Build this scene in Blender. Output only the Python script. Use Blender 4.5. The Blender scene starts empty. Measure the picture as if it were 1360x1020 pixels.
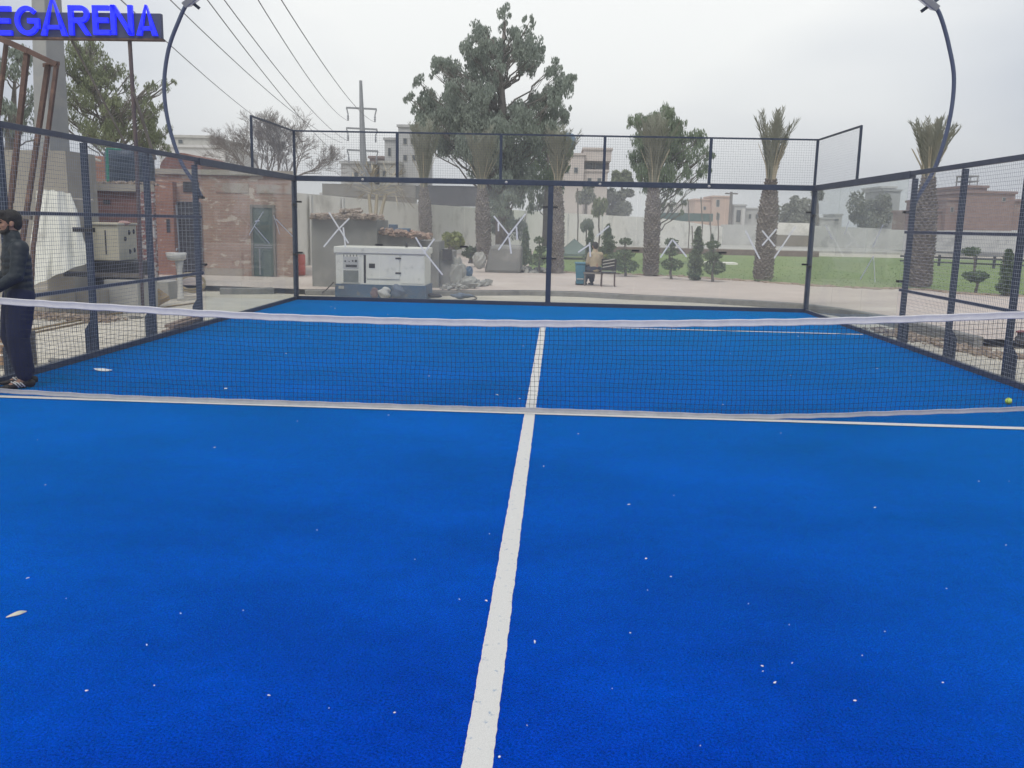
import bpy, bmesh, math, random
from mathutils import Vector, Matrix
random.seed(7)
C = bpy.context.scene.collection
SC = bpy.context.scene
rnd = random.random
U = random.uniform

# ------------------------------------------------------------------ camera
FPX, PITCH, YAW, ROLL = 1201.6, 0.1754, -0.0465, 0.0217
CAM = Vector((0.192, 0.0, 1.892))
_R0 = Vector((math.cos(YAW), -math.sin(YAW), 0)); _F0 = Vector((math.sin(YAW), math.cos(YAW), 0)); _Z = Vector((0, 0, 1))
FWD = math.cos(PITCH)*_F0 - math.sin(PITCH)*_Z
_UP = math.sin(PITCH)*_F0 + math.cos(PITCH)*_Z
RIGHT = math.cos(ROLL)*_R0 + math.sin(ROLL)*_UP
UPV = -math.sin(ROLL)*_R0 + math.cos(ROLL)*_UP
cam = bpy.data.objects.new('camera', bpy.data.cameras.new('camera')); C.objects.link(cam)
M = Matrix((RIGHT, UPV, -FWD)).transposed().to_4x4(); M.translation = CAM
cam.matrix_world = M
cam.data.sensor_width = 36; cam.data.lens = 36*FPX/1360
cam.data.clip_start = 0.05; cam.data.clip_end = 3000
SC.camera = cam

# ------------------------------------------------------------------ light
SUN_EL, SUN_AZ = math.radians(60), math.radians(196)     # sun hidden high behind the cloud, behind the camera
w = bpy.data.worlds.new("World"); SC.world = w; w.use_nodes = True
nt = w.node_tree; nt.nodes.clear(); N = nt.nodes.new; L = nt.links.new
out = N('ShaderNodeOutputWorld'); bg = N('ShaderNodeBackground'); bg.inputs['Strength'].default_value = 0.1
sky = N('ShaderNodeTexSky'); sky.sky_type = 'NISHITA'; sky.sun_disc = False
sky.sun_elevation = SUN_EL; sky.sun_rotation = SUN_AZ; sky.dust_density = 3.0
tc = N('ShaderNodeTexCoord'); mp = N('ShaderNodeMapping'); mp.inputs['Scale'].default_value = (1, 1, 3.0)
no = N('ShaderNodeTexNoise'); no.inputs['Scale'].default_value = 2.6; no.inputs['Detail'].default_value = 3.0; no.inputs['Roughness'].default_value = .4
rp = N('ShaderNodeValToRGB'); e = rp.color_ramp.elements
e[0].position = .30; e[0].color = (4.15, 4.45, 5.0, 1); e[1].position = .68; e[1].color = (7.45, 7.5, 7.3, 1)
# the cloud is whiter low ahead of the camera, greyer away from there
dt = N('ShaderNodeVectorMath'); dt.operation = 'DOT_PRODUCT'
sd = Vector((math.sin(math.radians(-1))*math.cos(math.radians(20)), math.cos(math.radians(-1))*math.cos(math.radians(20)), math.sin(math.radians(20))))
dt.inputs[1].default_value = sd
mr = N('ShaderNodeMapRange'); mr.inputs[1].default_value = .84; mr.inputs[2].default_value = 1.0; mr.inputs[3].default_value = .0; mr.inputs[4].default_value = .48
ad = N('ShaderNodeMath'); ad.operation = 'ADD'
mx = N('ShaderNodeMix'); mx.data_type = 'RGBA'; mx.inputs['Factor'].default_value = .93
L(tc.outputs['Generated'], mp.inputs['Vector']); L(mp.outputs[0], no.inputs['Vector'])
L(tc.outputs['Generated'], dt.inputs[0]); L(dt.outputs['Value'], mr.inputs[0])
sc_ = N('ShaderNodeMath'); sc_.operation = 'MULTIPLY'; sc_.inputs[1].default_value = .60; L(no.outputs['Fac'], sc_.inputs[0]); L(sc_.outputs[0], ad.inputs[0]); L(mr.outputs[0], ad.inputs[1]); L(ad.outputs[0], rp.inputs['Fac'])
L(sky.outputs[0], mx.inputs['A']); L(rp.outputs[0], mx.inputs['B']); L(mx.outputs['Result'], bg.inputs['Color']); L(bg.outputs[0], out.inputs[0])
sun = bpy.data.objects.new('sun', bpy.data.lights.new('sun', 'SUN')); C.objects.link(sun)
sun.data.energy = 1.5; sun.data.angle = math.radians(25); sun.data.color = (1, .97, .93)
sun.rotation_euler = (math.radians(90)-SUN_EL, 0, math.radians(180)-SUN_AZ)
sun.location = (0, 0, 40)
SC.view_settings.view_transform = 'Standard'; SC.view_settings.look = 'None'
SC.view_settings.exposure = 0.62; SC.view_settings.gamma = 1.0
SC.cycles.max_bounces = 6; SC.cycles.transparent_max_bounces = 24
SC.cycles.volume_bounces = 0

# ------------------------------------------------------------------ helpers: geometry
def ray(px, py):
    return (FWD + RIGHT*((px-680)/FPX) + UPV*((510-py)/FPX))
def at(px, py, Y):
    d = ray(px, py); return CAM + d*((Y-CAM.y)/d.y)
def at_x(px, py, X):
    d = ray(px, py); return CAM + d*((X-CAM.x)/d.x)
def gnd(px, py, z=0.0):
    d = ray(px, py); return CAM + d*((z-CAM.z)/d.z)

class MB:
    def __init__(s): s.v = []; s.f = []
    def add(s, vs, fs):
        n = len(s.v); s.v += [tuple(v) for v in vs]; s.f += [tuple(i+n for i in f) for f in fs]; return s
    def box(s, x0, x1, y0, y1, z0, z1):
        vs = [(x0,y0,z0),(x1,y0,z0),(x1,y1,z0),(x0,y1,z0),(x0,y0,z1),(x1,y0,z1),(x1,y1,z1),(x0,y1,z1)]
        return s.add(vs, [(0,3,2,1),(4,5,6,7),(0,1,5,4),(1,2,6,5),(2,3,7,6),(3,0,4,7)])
    def obox(s, c, size, rot=(0,0,0)):
        from mathutils import Euler
        R = Euler(rot).to_matrix(); c = Vector(c); h = [q/2 for q in size]
        vs = [c + R @ Vector((a*h[0], b*h[1], d*h[2])) for d in (-1,1) for a,b in ((-1,-1),(1,-1),(1,1),(-1,1))]
        return s.add(vs, [(0,3,2,1),(4,5,6,7),(0,1,5,4),(1,2,6,5),(2,3,7,6),(3,0,4,7)])
    def prism(s, poly, z0, z1):
        n = len(poly); vs = [(p[0],p[1],z0) for p in poly]+[(p[0],p[1],z1) for p in poly]
        fs = [tuple(range(n-1,-1,-1)), tuple(range(n,2*n))]+[(i,(i+1)%n,n+(i+1)%n,n+i) for i in range(n)]
        return s.add(vs, fs)
    def prism_xz(s, poly, y0, y1):
        n = len(poly); vs = [(p[0],y0,p[1]) for p in poly]+[(p[0],y1,p[1]) for p in poly]
        fs = [tuple(range(n)), tuple(range(2*n-1,n-1,-1))]+[((i+1)%n,i,n+i,n+(i+1)%n) for i in range(n)]
        return s.add(vs, fs)
    def tube(s, pts, r, sides=6, cap=True):
        pts = [Vector(p) for p in pts]; m = len(pts)
        rs = r if isinstance(r, (list, tuple)) else [r]*m
        vs = []; a = None
        for i, p in enumerate(pts):
            t = (pts[min(i+1,m-1)]-pts[max(i-1,0)])
            if t.length < 1e-9: t = Vector((0,0,1))
            t.normalize()
            if a is None:
                a = t.cross(Vector((0,0,1)) if abs(t.z) < .9 else Vector((1,0,0))).normalized()
            else:
                a = (a - t*a.dot(t)).normalized()
            b = t.cross(a)
            for k in range(sides):
                q = 2*math.pi*(k+.5)/sides
                vs.append(p + (a*math.cos(q)+b*math.sin(q))*rs[i])
        fs = []
        for i in range(m-1):
            for k in range(sides):
                k2 = (k+1)%sides; fs.append((i*sides+k, i*sides+k2, (i+1)*sides+k2, (i+1)*sides+k))
        if cap: fs += [tuple(range(sides-1,-1,-1)), tuple(range((m-1)*sides, m*sides))]
        return s.add(vs, fs)
    def lathe(s, c, prof, sides=20, sx=1, sy=1):
        c = Vector(c); vs = []; fs = []
        for r, z in prof:
            for k in range(sides):
                q = 2*math.pi*k/sides; vs.append(c+Vector((r*math.cos(q)*sx, r*math.sin(q)*sy, z)))
        m = len(prof)
        for i in range(m-1):
            for k in range(sides):
                k2 = (k+1)%sides; fs.append((i*sides+k, i*sides+k2, (i+1)*sides+k2, (i+1)*sides+k))
        fs += [tuple(range(sides-1,-1,-1)), tuple(range((m-1)*sides, m*sides))]
        return s.add(vs, fs)
    def ball(s, c, r, nu=10, nv=7, jit=0):
        c = Vector(c); r = r if isinstance(r, (tuple, list)) else (r,r,r); vs = [c+Vector((0,0,-r[2]))]; fs = []
        for j in range(1, nv):
            ph = -math.pi/2+math.pi*j/nv
            for k in range(nu):
                q = 2*math.pi*k/nu; jj = 1+U(-jit, jit)
                vs.append(c+Vector((r[0]*math.cos(ph)*math.cos(q), r[1]*math.cos(ph)*math.sin(q), r[2]*math.sin(ph)))*1+Vector((r[0]*(jj-1)*math.cos(q), r[1]*(jj-1)*math.sin(q), r[2]*(jj-1))))
        vs.append(c+Vector((0,0,r[2]))); t = len(vs)-1
        for k in range(nu):
            k2 = (k+1)%nu; fs.append((0, 1+k2, 1+k)); fs.append((t, t-nu+k, t-nu+k2))
            for j in range(nv-2): fs.append((1+j*nu+k, 1+j*nu+k2, 1+(j+1)*nu+k2, 1+(j+1)*nu+k))
        return s.add(vs, fs)
    def build(s, name, mat, parent=None, smooth=False, bevel=0, origin=None):
        me = bpy.data.meshes.new(name); o = bpy.data.objects.new(name, me)
        vs = s.v
        base = Vector((0,0,0))
        if parent is not None: base = parent.location if parent.parent is None else parent.parent.location + parent.location
        if parent is None and origin is not None: base = Vector(origin); o.location = base
        vs = [(v[0]-base[0], v[1]-base[1], v[2]-base[2]) for v in vs]
        me.from_pydata(vs, [], s.f); me.update()
        if isinstance(mat, (list, tuple)):
            for q in mat: me.materials.append(q)
        else: me.materials.append(mat)
        if smooth: me.polygons.foreach_set('use_smooth', [True]*len(me.polygons))
        if parent is not None: o.parent = parent
        C.objects.link(o)
        if bevel:
            b = o.modifiers.new('bevel', 'BEVEL'); b.width = bevel; b.segments = 2; b.limit_method = 'ANGLE'
        return o

def tag(o, label=None, cat=None, group=None, kind=None):
    if label: o['label'] = label
    if cat: o['category'] = cat
    if group: o['group'] = group
    if kind: o['kind'] = kind
    return o
def thing(name, label, cat, loc=(0,0,0), group=None):
    o = bpy.data.objects.new(name, None); C.objects.link(o); o.location = Vector(loc); o.empty_display_size = .2
    return tag(o, label, cat, group)
def pxbox(mb, x0, x1, y0, y1, Y, dep):
    """box whose front face lies at depth Y and spans the given picture rectangle"""
    xm, ym = (x0+x1)/2, (y0+y1)/2
    a, b = at(x0, ym, Y).x, at(x1, ym, Y).x; lo, hi = at(xm, y1, Y).z, at(xm, y0, Y).z
    mb.box(a, b, Y, Y+dep, lo, hi); return a, b, lo, hi
def copy_thing(o, loc):
    c = o.copy(); C.objects.link(c); c.location = loc
    for ch in o.children:
        d = ch.copy(); C.objects.link(d); d.parent = c
        for g in ch.children:
            h = g.copy(); C.objects.link(h); h.parent = d
    return c

# ------------------------------------------------------------------ helpers: materials
def mat(name, c1, c2=None, scale=3.0, rough=.7, bump=0.0, bscale=None, metal=0.0, detail=4, spec=.5, lo=.35, hi=.65, c3=None, s3=.6, f3=(.55,.7), stretch=None, sheen=0, trans=0):
    m = bpy.data.materials.new(name); m.use_nodes = True; nt = m.node_tree; N = nt.nodes.new; L = nt.links.new
    p = nt.nodes['Principled BSDF']; p.inputs['Roughness'].default_value = rough; p.inputs['Metallic'].default_value = metal
    p.inputs['Specular IOR Level'].default_value = spec
    if sheen:
        p.inputs['Sheen Weight'].default_value = sheen; p.inputs['Sheen Roughness'].default_value = .5
    c2 = c2 or tuple(q*.8 for q in c1)
    tc = N('ShaderNodeTexCoord'); vec = tc.outputs['Object']
    if stretch:
        mp = N('ShaderNodeMapping'); mp.inputs['Scale'].default_value = stretch; L(vec, mp.inputs['Vector']); vec = mp.outputs[0]
    no = N('ShaderNodeTexNoise'); no.inputs['Scale'].default_value = scale; no.inputs['Detail'].default_value = detail; no.inputs['Roughness'].default_value = .6
    L(vec, no.inputs['Vector'])
    rp = N('ShaderNodeValToRGB'); e = rp.color_ramp.elements; e[0].position = lo; e[1].position = hi
    e[0].color = (*c1, 1); e[1].color = (*c2, 1); L(no.outputs['Fac'], rp.inputs['Fac']); col = rp.outputs[0]
    if c3:
        n3 = N('ShaderNodeTexNoise'); n3.inputs['Scale'].default_value = s3; n3.inputs['Detail'].default_value = 5; n3.inputs['Roughness'].default_value = .65; L(vec, n3.inputs['Vector'])
        r3 = N('ShaderNodeMapRange'); r3.inputs[1].default_value = f3[0]; r3.inputs[2].default_value = f3[1]; L(n3.outputs['Fac'], r3.inputs[0])
        mx = N('ShaderNodeMix'); mx.data_type = 'RGBA'; L(r3.outputs[0], mx.inputs['Factor']); L(col, mx.inputs['A']); mx.inputs['B'].default_value = (*c3, 1); col = mx.outputs['Result']
    L(col, p.inputs['Base Color'])
    if trans:      # thin leaves let part of the light through
        tl = N('ShaderNodeBsdfTranslucent'); L(col, tl.inputs[0]); ms = N('ShaderNodeMixShader'); ms.inputs[0].default_value = trans
        om = nt.nodes['Material Output']; L(p.outputs[0], ms.inputs[1]); L(tl.outputs[0], ms.inputs[2]); L(ms.outputs[0], om.inputs[0])
    if bump:
        nb = N('ShaderNodeTexNoise'); nb.inputs['Scale'].default_value = bscale or scale*4; nb.inputs['Detail'].default_value = 5; L(vec, nb.inputs['Vector'])
        b = N('ShaderNodeBump'); b.inputs['Strength'].default_value = bump; b.inputs['Distance'].default_value = .02
        L(nb.outputs['Fac'], b.inputs['Height']); L(b.outputs[0], p.inputs['Normal'])
    return m
def brick(name, c1, c2, mortar, sc=1.0, patch=None, pf=(.55,.62), ps=.5):
    m = bpy.data.materials.new(name); m.use_nodes = True; nt = m.node_tree; N = nt.nodes.new; L = nt.links.new
    p = nt.nodes['Principled BSDF']; p.inputs['Roughness'].default_value = .9
    tc = N('ShaderNodeTexCoord'); sx = N('ShaderNodeSeparateXYZ'); L(tc.outputs['Object'], sx.inputs[0])
    a = N('ShaderNodeMath'); a.operation = 'ADD'; L(sx.outputs[0], a.inputs[0]); L(sx.outputs[1], a.inputs[1])
    cb = N('ShaderNodeCombineXYZ'); L(a.outputs[0], cb.inputs[0]); L(sx.outputs[2], cb.inputs[1])
    bt = N('ShaderNodeTexBrick'); bt.inputs['Scale'].default_value = 1; bt.inputs['Brick Width'].default_value = .24*sc; bt.inputs['Row Height'].default_value = .085*sc
    bt.inputs['Mortar Size'].default_value = .009*sc; bt.inputs['Mortar Smooth'].default_value = .3; bt.inputs['Bias'].default_value = 0
    bt.inputs['Color1'].default_value = (*c1, 1); bt.inputs['Color2'].default_value = (*c2, 1); bt.inputs['Mortar'].default_value = (*mortar, 1)
    L(cb.outputs[0], bt.inputs['Vector'])
    no = N('ShaderNodeTexNoise'); no.inputs['Scale'].default_value = 2.5; no.inputs['Detail'].default_value = 6; L(tc.outputs['Object'], no.inputs['Vector'])
    r1 = N('ShaderNodeMapRange'); r1.inputs[3].default_value = .7; r1.inputs[4].default_value = 1.3; L(no.outputs['Fac'], r1.inputs[0])
    vm = N('ShaderNodeVectorMath'); vm.operation = 'SCALE'; L(bt.outputs['Color'], vm.inputs[0]); L(r1.outputs[0], vm.inputs['Scale']); col = vm.outputs[0]
    if patch:
        mp = N('ShaderNodeMapping'); mp.inputs['Scale'].default_value = (1, 1, 2.6); L(tc.outputs['Object'], mp.inputs['Vector'])
        n2 = N('ShaderNodeTexNoise'); n2.inputs['Scale'].default_value = ps; n2.inputs['Detail'].default_value = 6; n2.inputs['Roughness'].default_value = .55; L(mp.outputs[0], n2.inputs['Vector'])
        r2 = N('ShaderNodeMapRange'); r2.inputs[1].default_value = pf[0]; r2.inputs[2].default_value = pf[1]; L(n2.outputs['Fac'], r2.inputs[0])
        mx = N('ShaderNodeMix'); mx.data_type = 'RGBA'; L(r2.outputs[0], mx.inputs['Factor']); L(col, mx.inputs['A']); mx.inputs['B'].default_value = (*patch, 1); col = mx.outputs['Result']
    L(col, p.inputs['Base Color'])
    b = N('ShaderNodeBump'); b.inputs['Strength'].default_value = .5; b.inputs['Distance'].default_value = .01; L(bt.outputs['Fac'], b.inputs['Height']); b.invert = True; L(b.outputs[0], p.inputs['Normal'])
    return m
def glassmat(name, tint, dust_haze, hazecol=(.75,.76,.70), gl=.9):
    m = bpy.data.materials.new(name); m.use_nodes = True; nt = m.node_tree; nt.nodes.clear(); N = nt.nodes.new; L = nt.links.new
    o = N('ShaderNodeOutputMaterial'); t = N('ShaderNodeBsdfTransparent'); t.inputs[0].default_value = (*tint, 1)
    g = N('ShaderNodeBsdfGlossy'); g.inputs['Roughness'].default_value = .02; g.inputs[0].default_value = (gl,gl,gl,1)
    d = N('ShaderNodeBsdfDiffuse'); d.inputs[0].default_value = (*hazecol, 1)  # dust and milky haze of the glass, painted as one pale diffuse share
    fr = N('ShaderNodeFresnel'); fr.inputs[0].default_value = 1.28
    ge = N('ShaderNodeNewGeometry'); ff = N('ShaderNodeMath'); ff.operation = 'SUBTRACT'; ff.inputs[0].default_value = 1; L(ge.outputs['Backfacing'], ff.inputs[1])
    f1 = N('ShaderNodeMath'); f1.operation = 'MULTIPLY'; L(fr.outputs[0], f1.inputs[0]); L(ff.outputs[0], f1.inputs[1])
    m1 = N('ShaderNodeMixShader'); L(f1.outputs[0], m1.inputs[0]); L(t.outputs[0], m1.inputs[1]); L(g.outputs[0], m1.inputs[2])
    tc = N('ShaderNodeTexCoord'); no = N('ShaderNodeTexNoise'); no.inputs['Scale'].default_value = 1.1; no.inputs['Detail'].default_value = 6
    L(tc.outputs['Object'], no.inputs['Vector'])
    mr = N('ShaderNodeMapRange'); mr.inputs[1].default_value = .3; mr.inputs[2].default_value = .7; mr.inputs[3].default_value = dust_haze*.65; mr.inputs[4].default_value = dust_haze*1.35
    L(no.outputs['Fac'], mr.inputs[0])
    f2 = N('ShaderNodeMath'); f2.operation = 'MULTIPLY'; L(mr.outputs[0], f2.inputs[0]); L(ff.outputs[0], f2.inputs[1]); m2 = N('ShaderNodeMixShader'); L(f2.outputs[0], m2.inputs[0]); L(m1.outputs[0], m2.inputs[1]); L(d.outputs[0], m2.inputs[2]); L(m2.outputs[0], o.inputs[0])
    return m

M_navy = mat('navy_steel', (.016,.028,.054), (.026,.040,.072), 6, .45, .05, 60, spec=.5)
M_navyl = mat('navy_steel_weathered', (.042,.052,.075), (.065,.077,.10), 5, .5, .05, 60)
M_wire = mat('galvanised_wire', (.26,.28,.31), (.36,.38,.41), 8, .45, metal=.3)
M_wired = mat('dark_coated_wire', (.10,.115,.14), (.14,.155,.18), 8, .5)
M_black = mat('black_plastic', (.012,.012,.014), (.02,.02,.022), 8, .4)
M_net = mat('net_cord', (.010,.014,.022), (.02,.024,.03), 20, .8)
M_tape = mat('net_band_fabric', (.62,.61,.61), (.55,.54,.55), 9, .85, .3, 200, c3=(.50,.49,.50), s3=2.5, f3=(.55,.75))
M_tape2 = mat('net_bottom_band_fabric', (.42,.42,.44), (.35,.35,.37), 9, .9, .3, 200, c3=(.33,.34,.37), s3=4, f3=(.5,.72))
M_tapew = mat('white_adhesive_tape', (.72,.72,.68), (.62,.62,.59), 12, .6)
M_glass = glassmat('court_glass', (.975,.978,.970), .10, (.78,.77,.72))
M_glass_side = glassmat('court_glass_side', (.955,.97,.955), .11, (.82,.82,.74))
M_sand = mat('sandy_ground', (.56,.52,.43), (.46,.425,.345), 1.3, .95, .5, 40, detail=8, c3=(.36,.33,.27), s3=.45, f3=(.58,.78))
M_path = mat('paved_path', (.50,.43,.375), (.45,.385,.335), .8, .9, .3, 30, detail=8, c3=(.55,.49,.43), s3=.25, f3=(.5,.7))
M_conc = mat('grey_concrete', (.23,.225,.205), (.19,.185,.17), 2.2, .9, .3, 30, c3=(.27,.26,.24), s3=1.2)
M_concl = mat('pale_concrete', (.46,.45,.41), (.38,.37,.33), 2.2, .9, .3, 30, c3=(.31,.30,.27), s3=1.6)
M_kerb = mat('kerb_concrete', (.25,.245,.225), (.19,.185,.17), 4, .9, .4, 40, c3=(.13,.128,.12), s3=2.0, f3=(.55,.7))
M_lawn = mat('lawn_green', (.15,.215,.065), (.19,.26,.085), 1.2, .95, .6, 60, detail=8, c3=(.20,.24,.08), s3=.3, f3=(.52,.7))
M_wall = mat('whitewashed_wall', (.82,.80,.73), (.75,.73,.66), 1.0, .9, .1, 20, c3=(.42,.40,.35), s3=.5, f3=(.55,.8))
M_wallg = mat('grey_boundary_wall', (.55,.55,.52), (.48,.48,.46), .8, .9, c3=(.30,.30,.29), s3=.4)
M_rust = mat('rusty_brown_steel', (.13,.075,.06), (.085,.055,.045), 7, .8, .3, 50, c3=(.22,.13,.09), s3=4)
M_plaster = mat('beige_plaster', (.37,.34,.285), (.31,.285,.24), 1.6, .9, .2, 20, c3=(.30,.28,.24), s3=1.2, f3=(.55,.75))
M_plastr = mat('patchy_plaster', (.36,.31,.26), (.30,.25,.21), 1.6, .9, .3, 20, c3=(.30,.17,.13), s3=1.4, f3=(.5,.6))
M_brick1 = brick('old_red_brick', (.31,.19,.145), (.36,.225,.17), (.34,.28,.235), 1, patch=(.50,.42,.35), pf=(.57,.60), ps=1.8)
M_brick2 = brick('maroon_brick', (.17,.08,.065), (.215,.105,.085), (.17,.11,.09), 1, patch=(.40,.35,.32), pf=(.68,.7), ps=3)
M_brick3 = brick('orange_brick', (.28,.13,.09), (.32,.16,.11), (.28,.20,.16), 1, patch=(.50,.40,.34), pf=(.64,.67), ps=3)
M_brickf = brick('far_brick', (.22,.135,.11), (.26,.165,.135), (.25,.19,.16), 1.6, patch=(.33,.27,.23), pf=(.6,.7), ps=.6)
M_dark = mat('dark_opening', (.02,.022,.025), (.03,.03,.035), 3, .6)
M_pane = mat('window_pane', (.05,.06,.065), (.08,.09,.095), 3, .15)
M_leafe = mat('eucalyptus_leaf', (.19,.23,.185), (.27,.31,.245), .9, .6, detail=3, lo=.3, hi=.7, c3=(.24,.25,.18), s3=2.2, f3=(.6,.75), trans=.22)
M_leafw = mat('willow_leaf', (.15,.20,.12), (.22,.27,.165), 1.1, .6, lo=.3, hi=.7, c3=(.16,.19,.09), s3=3, f3=(.6,.75), trans=.22)
M_leafl = mat('olive_leaf', (.15,.18,.085), (.23,.26,.13), 1.2, .6, lo=.3, hi=.7, c3=(.25,.26,.13), s3=3, f3=(.55,.75), trans=.22)
M_leafd = mat('hazed_far_leaf', (.17,.19,.14), (.23,.24,.18), .8, .7, lo=.3, hi=.7, trans=.22)  # distance haze put into the leaf colour as a paler tone
M_topi = mat('clipped_shrub_leaf', (.08,.125,.065), (.13,.18,.09), 4, .6, lo=.3, hi=.7, trans=.22)
M_topiy = mat('yellow_green_leaf', (.20,.24,.07), (.28,.30,.10), 4, .6, lo=.3, hi=.7, trans=.22)
M_frond = mat('date_palm_frond', (.21,.22,.165), (.29,.29,.225), 1.6, .6, lo=.3, hi=.7, c3=(.27,.25,.18), s3=2, f3=(.62,.75), trans=.22)
M_frondd = mat('dry_palm_frond', (.42,.37,.27), (.34,.30,.21), 2, .7)
M_palmt = mat('palm_trunk_bark', (.20,.175,.155), (.13,.115,.10), 5, .95, .5, 30, c3=(.30,.27,.235), s3=3, f3=(.5,.7))
M_bark = mat('grey_bark', (.20,.18,.155), (.13,.115,.10), 3, .9, .3, 20)
M_twig = mat('bare_twig', (.26,.235,.22), (.19,.17,.155), 2, .9)

# ------------------------------------------------------------------ ground & setting
XW, YB, YG, YL2, YL3, YL4, YL5 = 6.0, 21.35, 15.66, 13.79, 11.97, 10.12, 8.27
YN, YS = 9.0, 16.95
H1, H2, YU = 2.89, 3.91, 18.44

mb = MB()
# ground: one fine-grained sheet to the horizon with gentle unevenness close by
def sheet(mb, x0, x1, y0, y1, nx, ny, zf):
    vs = [(x0+(x1-x0)*i/nx, y0+(y1-y0)*j/ny, 0) for j in range(ny+1) for i in range(nx+1)]
    vs = [(x, y, zf(x, y)) for x, y, _ in vs]
    fs = [(j*(nx+1)+i, j*(nx+1)+i+1, (j+1)*(nx+1)+i+1, (j+1)*(nx+1)+i) for j in range(ny) for i in range(nx)]
    mb.add(vs, fs)
sheet(mb, -350, 350, -120, 420, 4, 4, lambda x, y: -.02)
tag(mb.build('ground', M_sand), kind='structure')

# blue turf
def turf_material():
    m = bpy.data.materials.new('blue_artificial_turf'); m.use_nodes = True; nt = m.node_tree; N = nt.nodes.new; L = nt.links.new
    p = nt.nodes['Principled BSDF']; p.inputs['Roughness'].default_value = .75; p.inputs['Specular IOR Level'].default_value = 0
    p.inputs['Sheen Weight'].default_value = 1.0; p.inputs['Sheen Roughness'].default_value = .25; p.inputs['Sheen Tint'].default_value = (.0,.72,1,1)
    tc = N('ShaderNodeTexCoord')
    def noise(scale, det, rough=.6, st=None):
        n = N('ShaderNodeTexNoise'); n.inputs['Scale'].default_value = scale; n.inputs['Detail'].default_value = det; n.inputs['Roughness'].default_value = rough
        if st:
            mp = N('ShaderNodeMapping'); mp.inputs['Scale'].default_value = st; L(tc.outputs['Object'], mp.inputs['Vector']); L(mp.outputs[0], n.inputs['Vector'])
        else: L(tc.outputs['Object'], n.inputs['Vector'])
        return n
    big = noise(.55, 6, .62, (1, 1.5, 1)); mid = noise(9, 8, .82); fine = noise(330, 2, .7); fine2 = noise(90, 3, .7)
    r1 = N('ShaderNodeValToRGB'); e = r1.color_ramp.elements; e[0].position = .33; e[0].color = (.0,.0155,.25,1); e[1].position = .68; e[1].color = (.0,.038,.395,1)
    L(big.outputs['Fac'], r1.inputs['Fac'])
    def scaled(nn, a, b, col, lo=.25, hi=.75):
        r = N('ShaderNodeMapRange'); r.inputs[1].default_value = lo; r.inputs[2].default_value = hi; r.inputs[3].default_value = a; r.inputs[4].default_value = b; L(nn.outputs['Fac'], r.inputs[0])
        v = N('ShaderNodeVectorMath'); v.operation = 'SCALE'; L(col, v.inputs[0]); L(r.outputs[0], v.inputs['Scale']); return v.outputs[0]
    col = scaled(mid, .68, 1.34, r1.outputs[0]); col = scaled(fine, .45, 1.6, col, .35, .65); col = scaled(fine2, .50, 1.50, col, .36, .64)
    # pale sand infill working up between the fibres
    sp = noise(210, 1, .5); r = N('ShaderNodeMapRange'); r.inputs[1].default_value = .72; r.inputs[2].default_value = .80; r.inputs[4].default_value = .22; L(sp.outputs['Fac'], r.inputs[0])
    mx = N('ShaderNodeMix'); mx.data_type = 'RGBA'; L(r.outputs[0], mx.inputs['Factor']); L(col, mx.inputs['A']); mx.inputs['B'].default_value = (.01,.15,.50,1)
    L(mx.outputs['Result'], p.inputs['Base Color'])
    b = N('ShaderNodeBump'); b.inputs['Strength'].default_value = .45; b.inputs['Distance'].default_value = .006; L(fine.outputs['Fac'], b.inputs['Height'])
    L(b.outputs[0], p.inputs['Normal'])
    return m
def line_material():
    m = bpy.data.materials.new('white_turf_line'); m.use_nodes = True; nt = m.node_tree; N = nt.nodes.new; L = nt.links.new
    p = nt.nodes['Principled BSDF']; p.inputs['Roughness'].default_value = .85; p.inputs['Specular IOR Level'].default_value = .2
    tc = N('ShaderNodeTexCoord')
    n1 = N('ShaderNodeTexNoise'); n1.inputs['Scale'].default_value = 22; n1.inputs['Detail'].default_value = 4; n1.inputs['Roughness'].default_value = .7; L(tc.outputs['Object'], n1.inputs['Vector'])
    n2 = N('ShaderNodeTexNoise'); n2.inputs['Scale'].default_value = 300; n2.inputs['Detail'].default_value = 2; L(tc.outputs['Object'], n2.inputs['Vector'])
    r = N('ShaderNodeMapRange'); r.inputs[1].default_value = .61; r.inputs[2].default_value = .69; L(n1.outputs['Fac'], r.inputs[0])
    g = N('ShaderNodeMapRange'); g.inputs[1].default_value = .3; g.inputs[2].default_value = .7; g.inputs[3].default_value = .82; g.inputs[4].default_value = 1.08; L(n2.outputs['Fac'], g.inputs[0])
    mx = N('ShaderNodeMix'); mx.data_type = 'RGBA'; mx.inputs['A'].default_value = (.57,.565,.54,1); mx.inputs['B'].default_value = (.26,.33,.42,1); L(r.outputs[0], mx.inputs['Factor'])
    v = N('ShaderNodeVectorMath'); v.operation = 'SCALE'; L(mx.outputs['Result'], v.inputs[0]); L(g.outputs[0], v.inputs['Scale']); L(v.outputs[0], p.inputs['Base Color'])
    b = N('ShaderNodeBump'); b.inputs['Strength'].default_value = .4; b.inputs['Distance'].default_value = .004; L(n2.outputs['Fac'], b.inputs['Height']); L(b.outputs[0], p.inputs['Normal'])
    return m
M_turf = turf_material(); M_line = line_material()
mb = MB(); sheet(mb, -XW, XW, -3.4, YB, 1, 1, lambda x, y: 0.0)
tag(mb.build('court_turf', M_turf), kind='structure')
mb = MB(); mb.box(-XW-.17, XW+.17, -3.6, YB+.16, -.2, -.008)
tag(mb.build('court_slab', M_concl), kind='structure')
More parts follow.
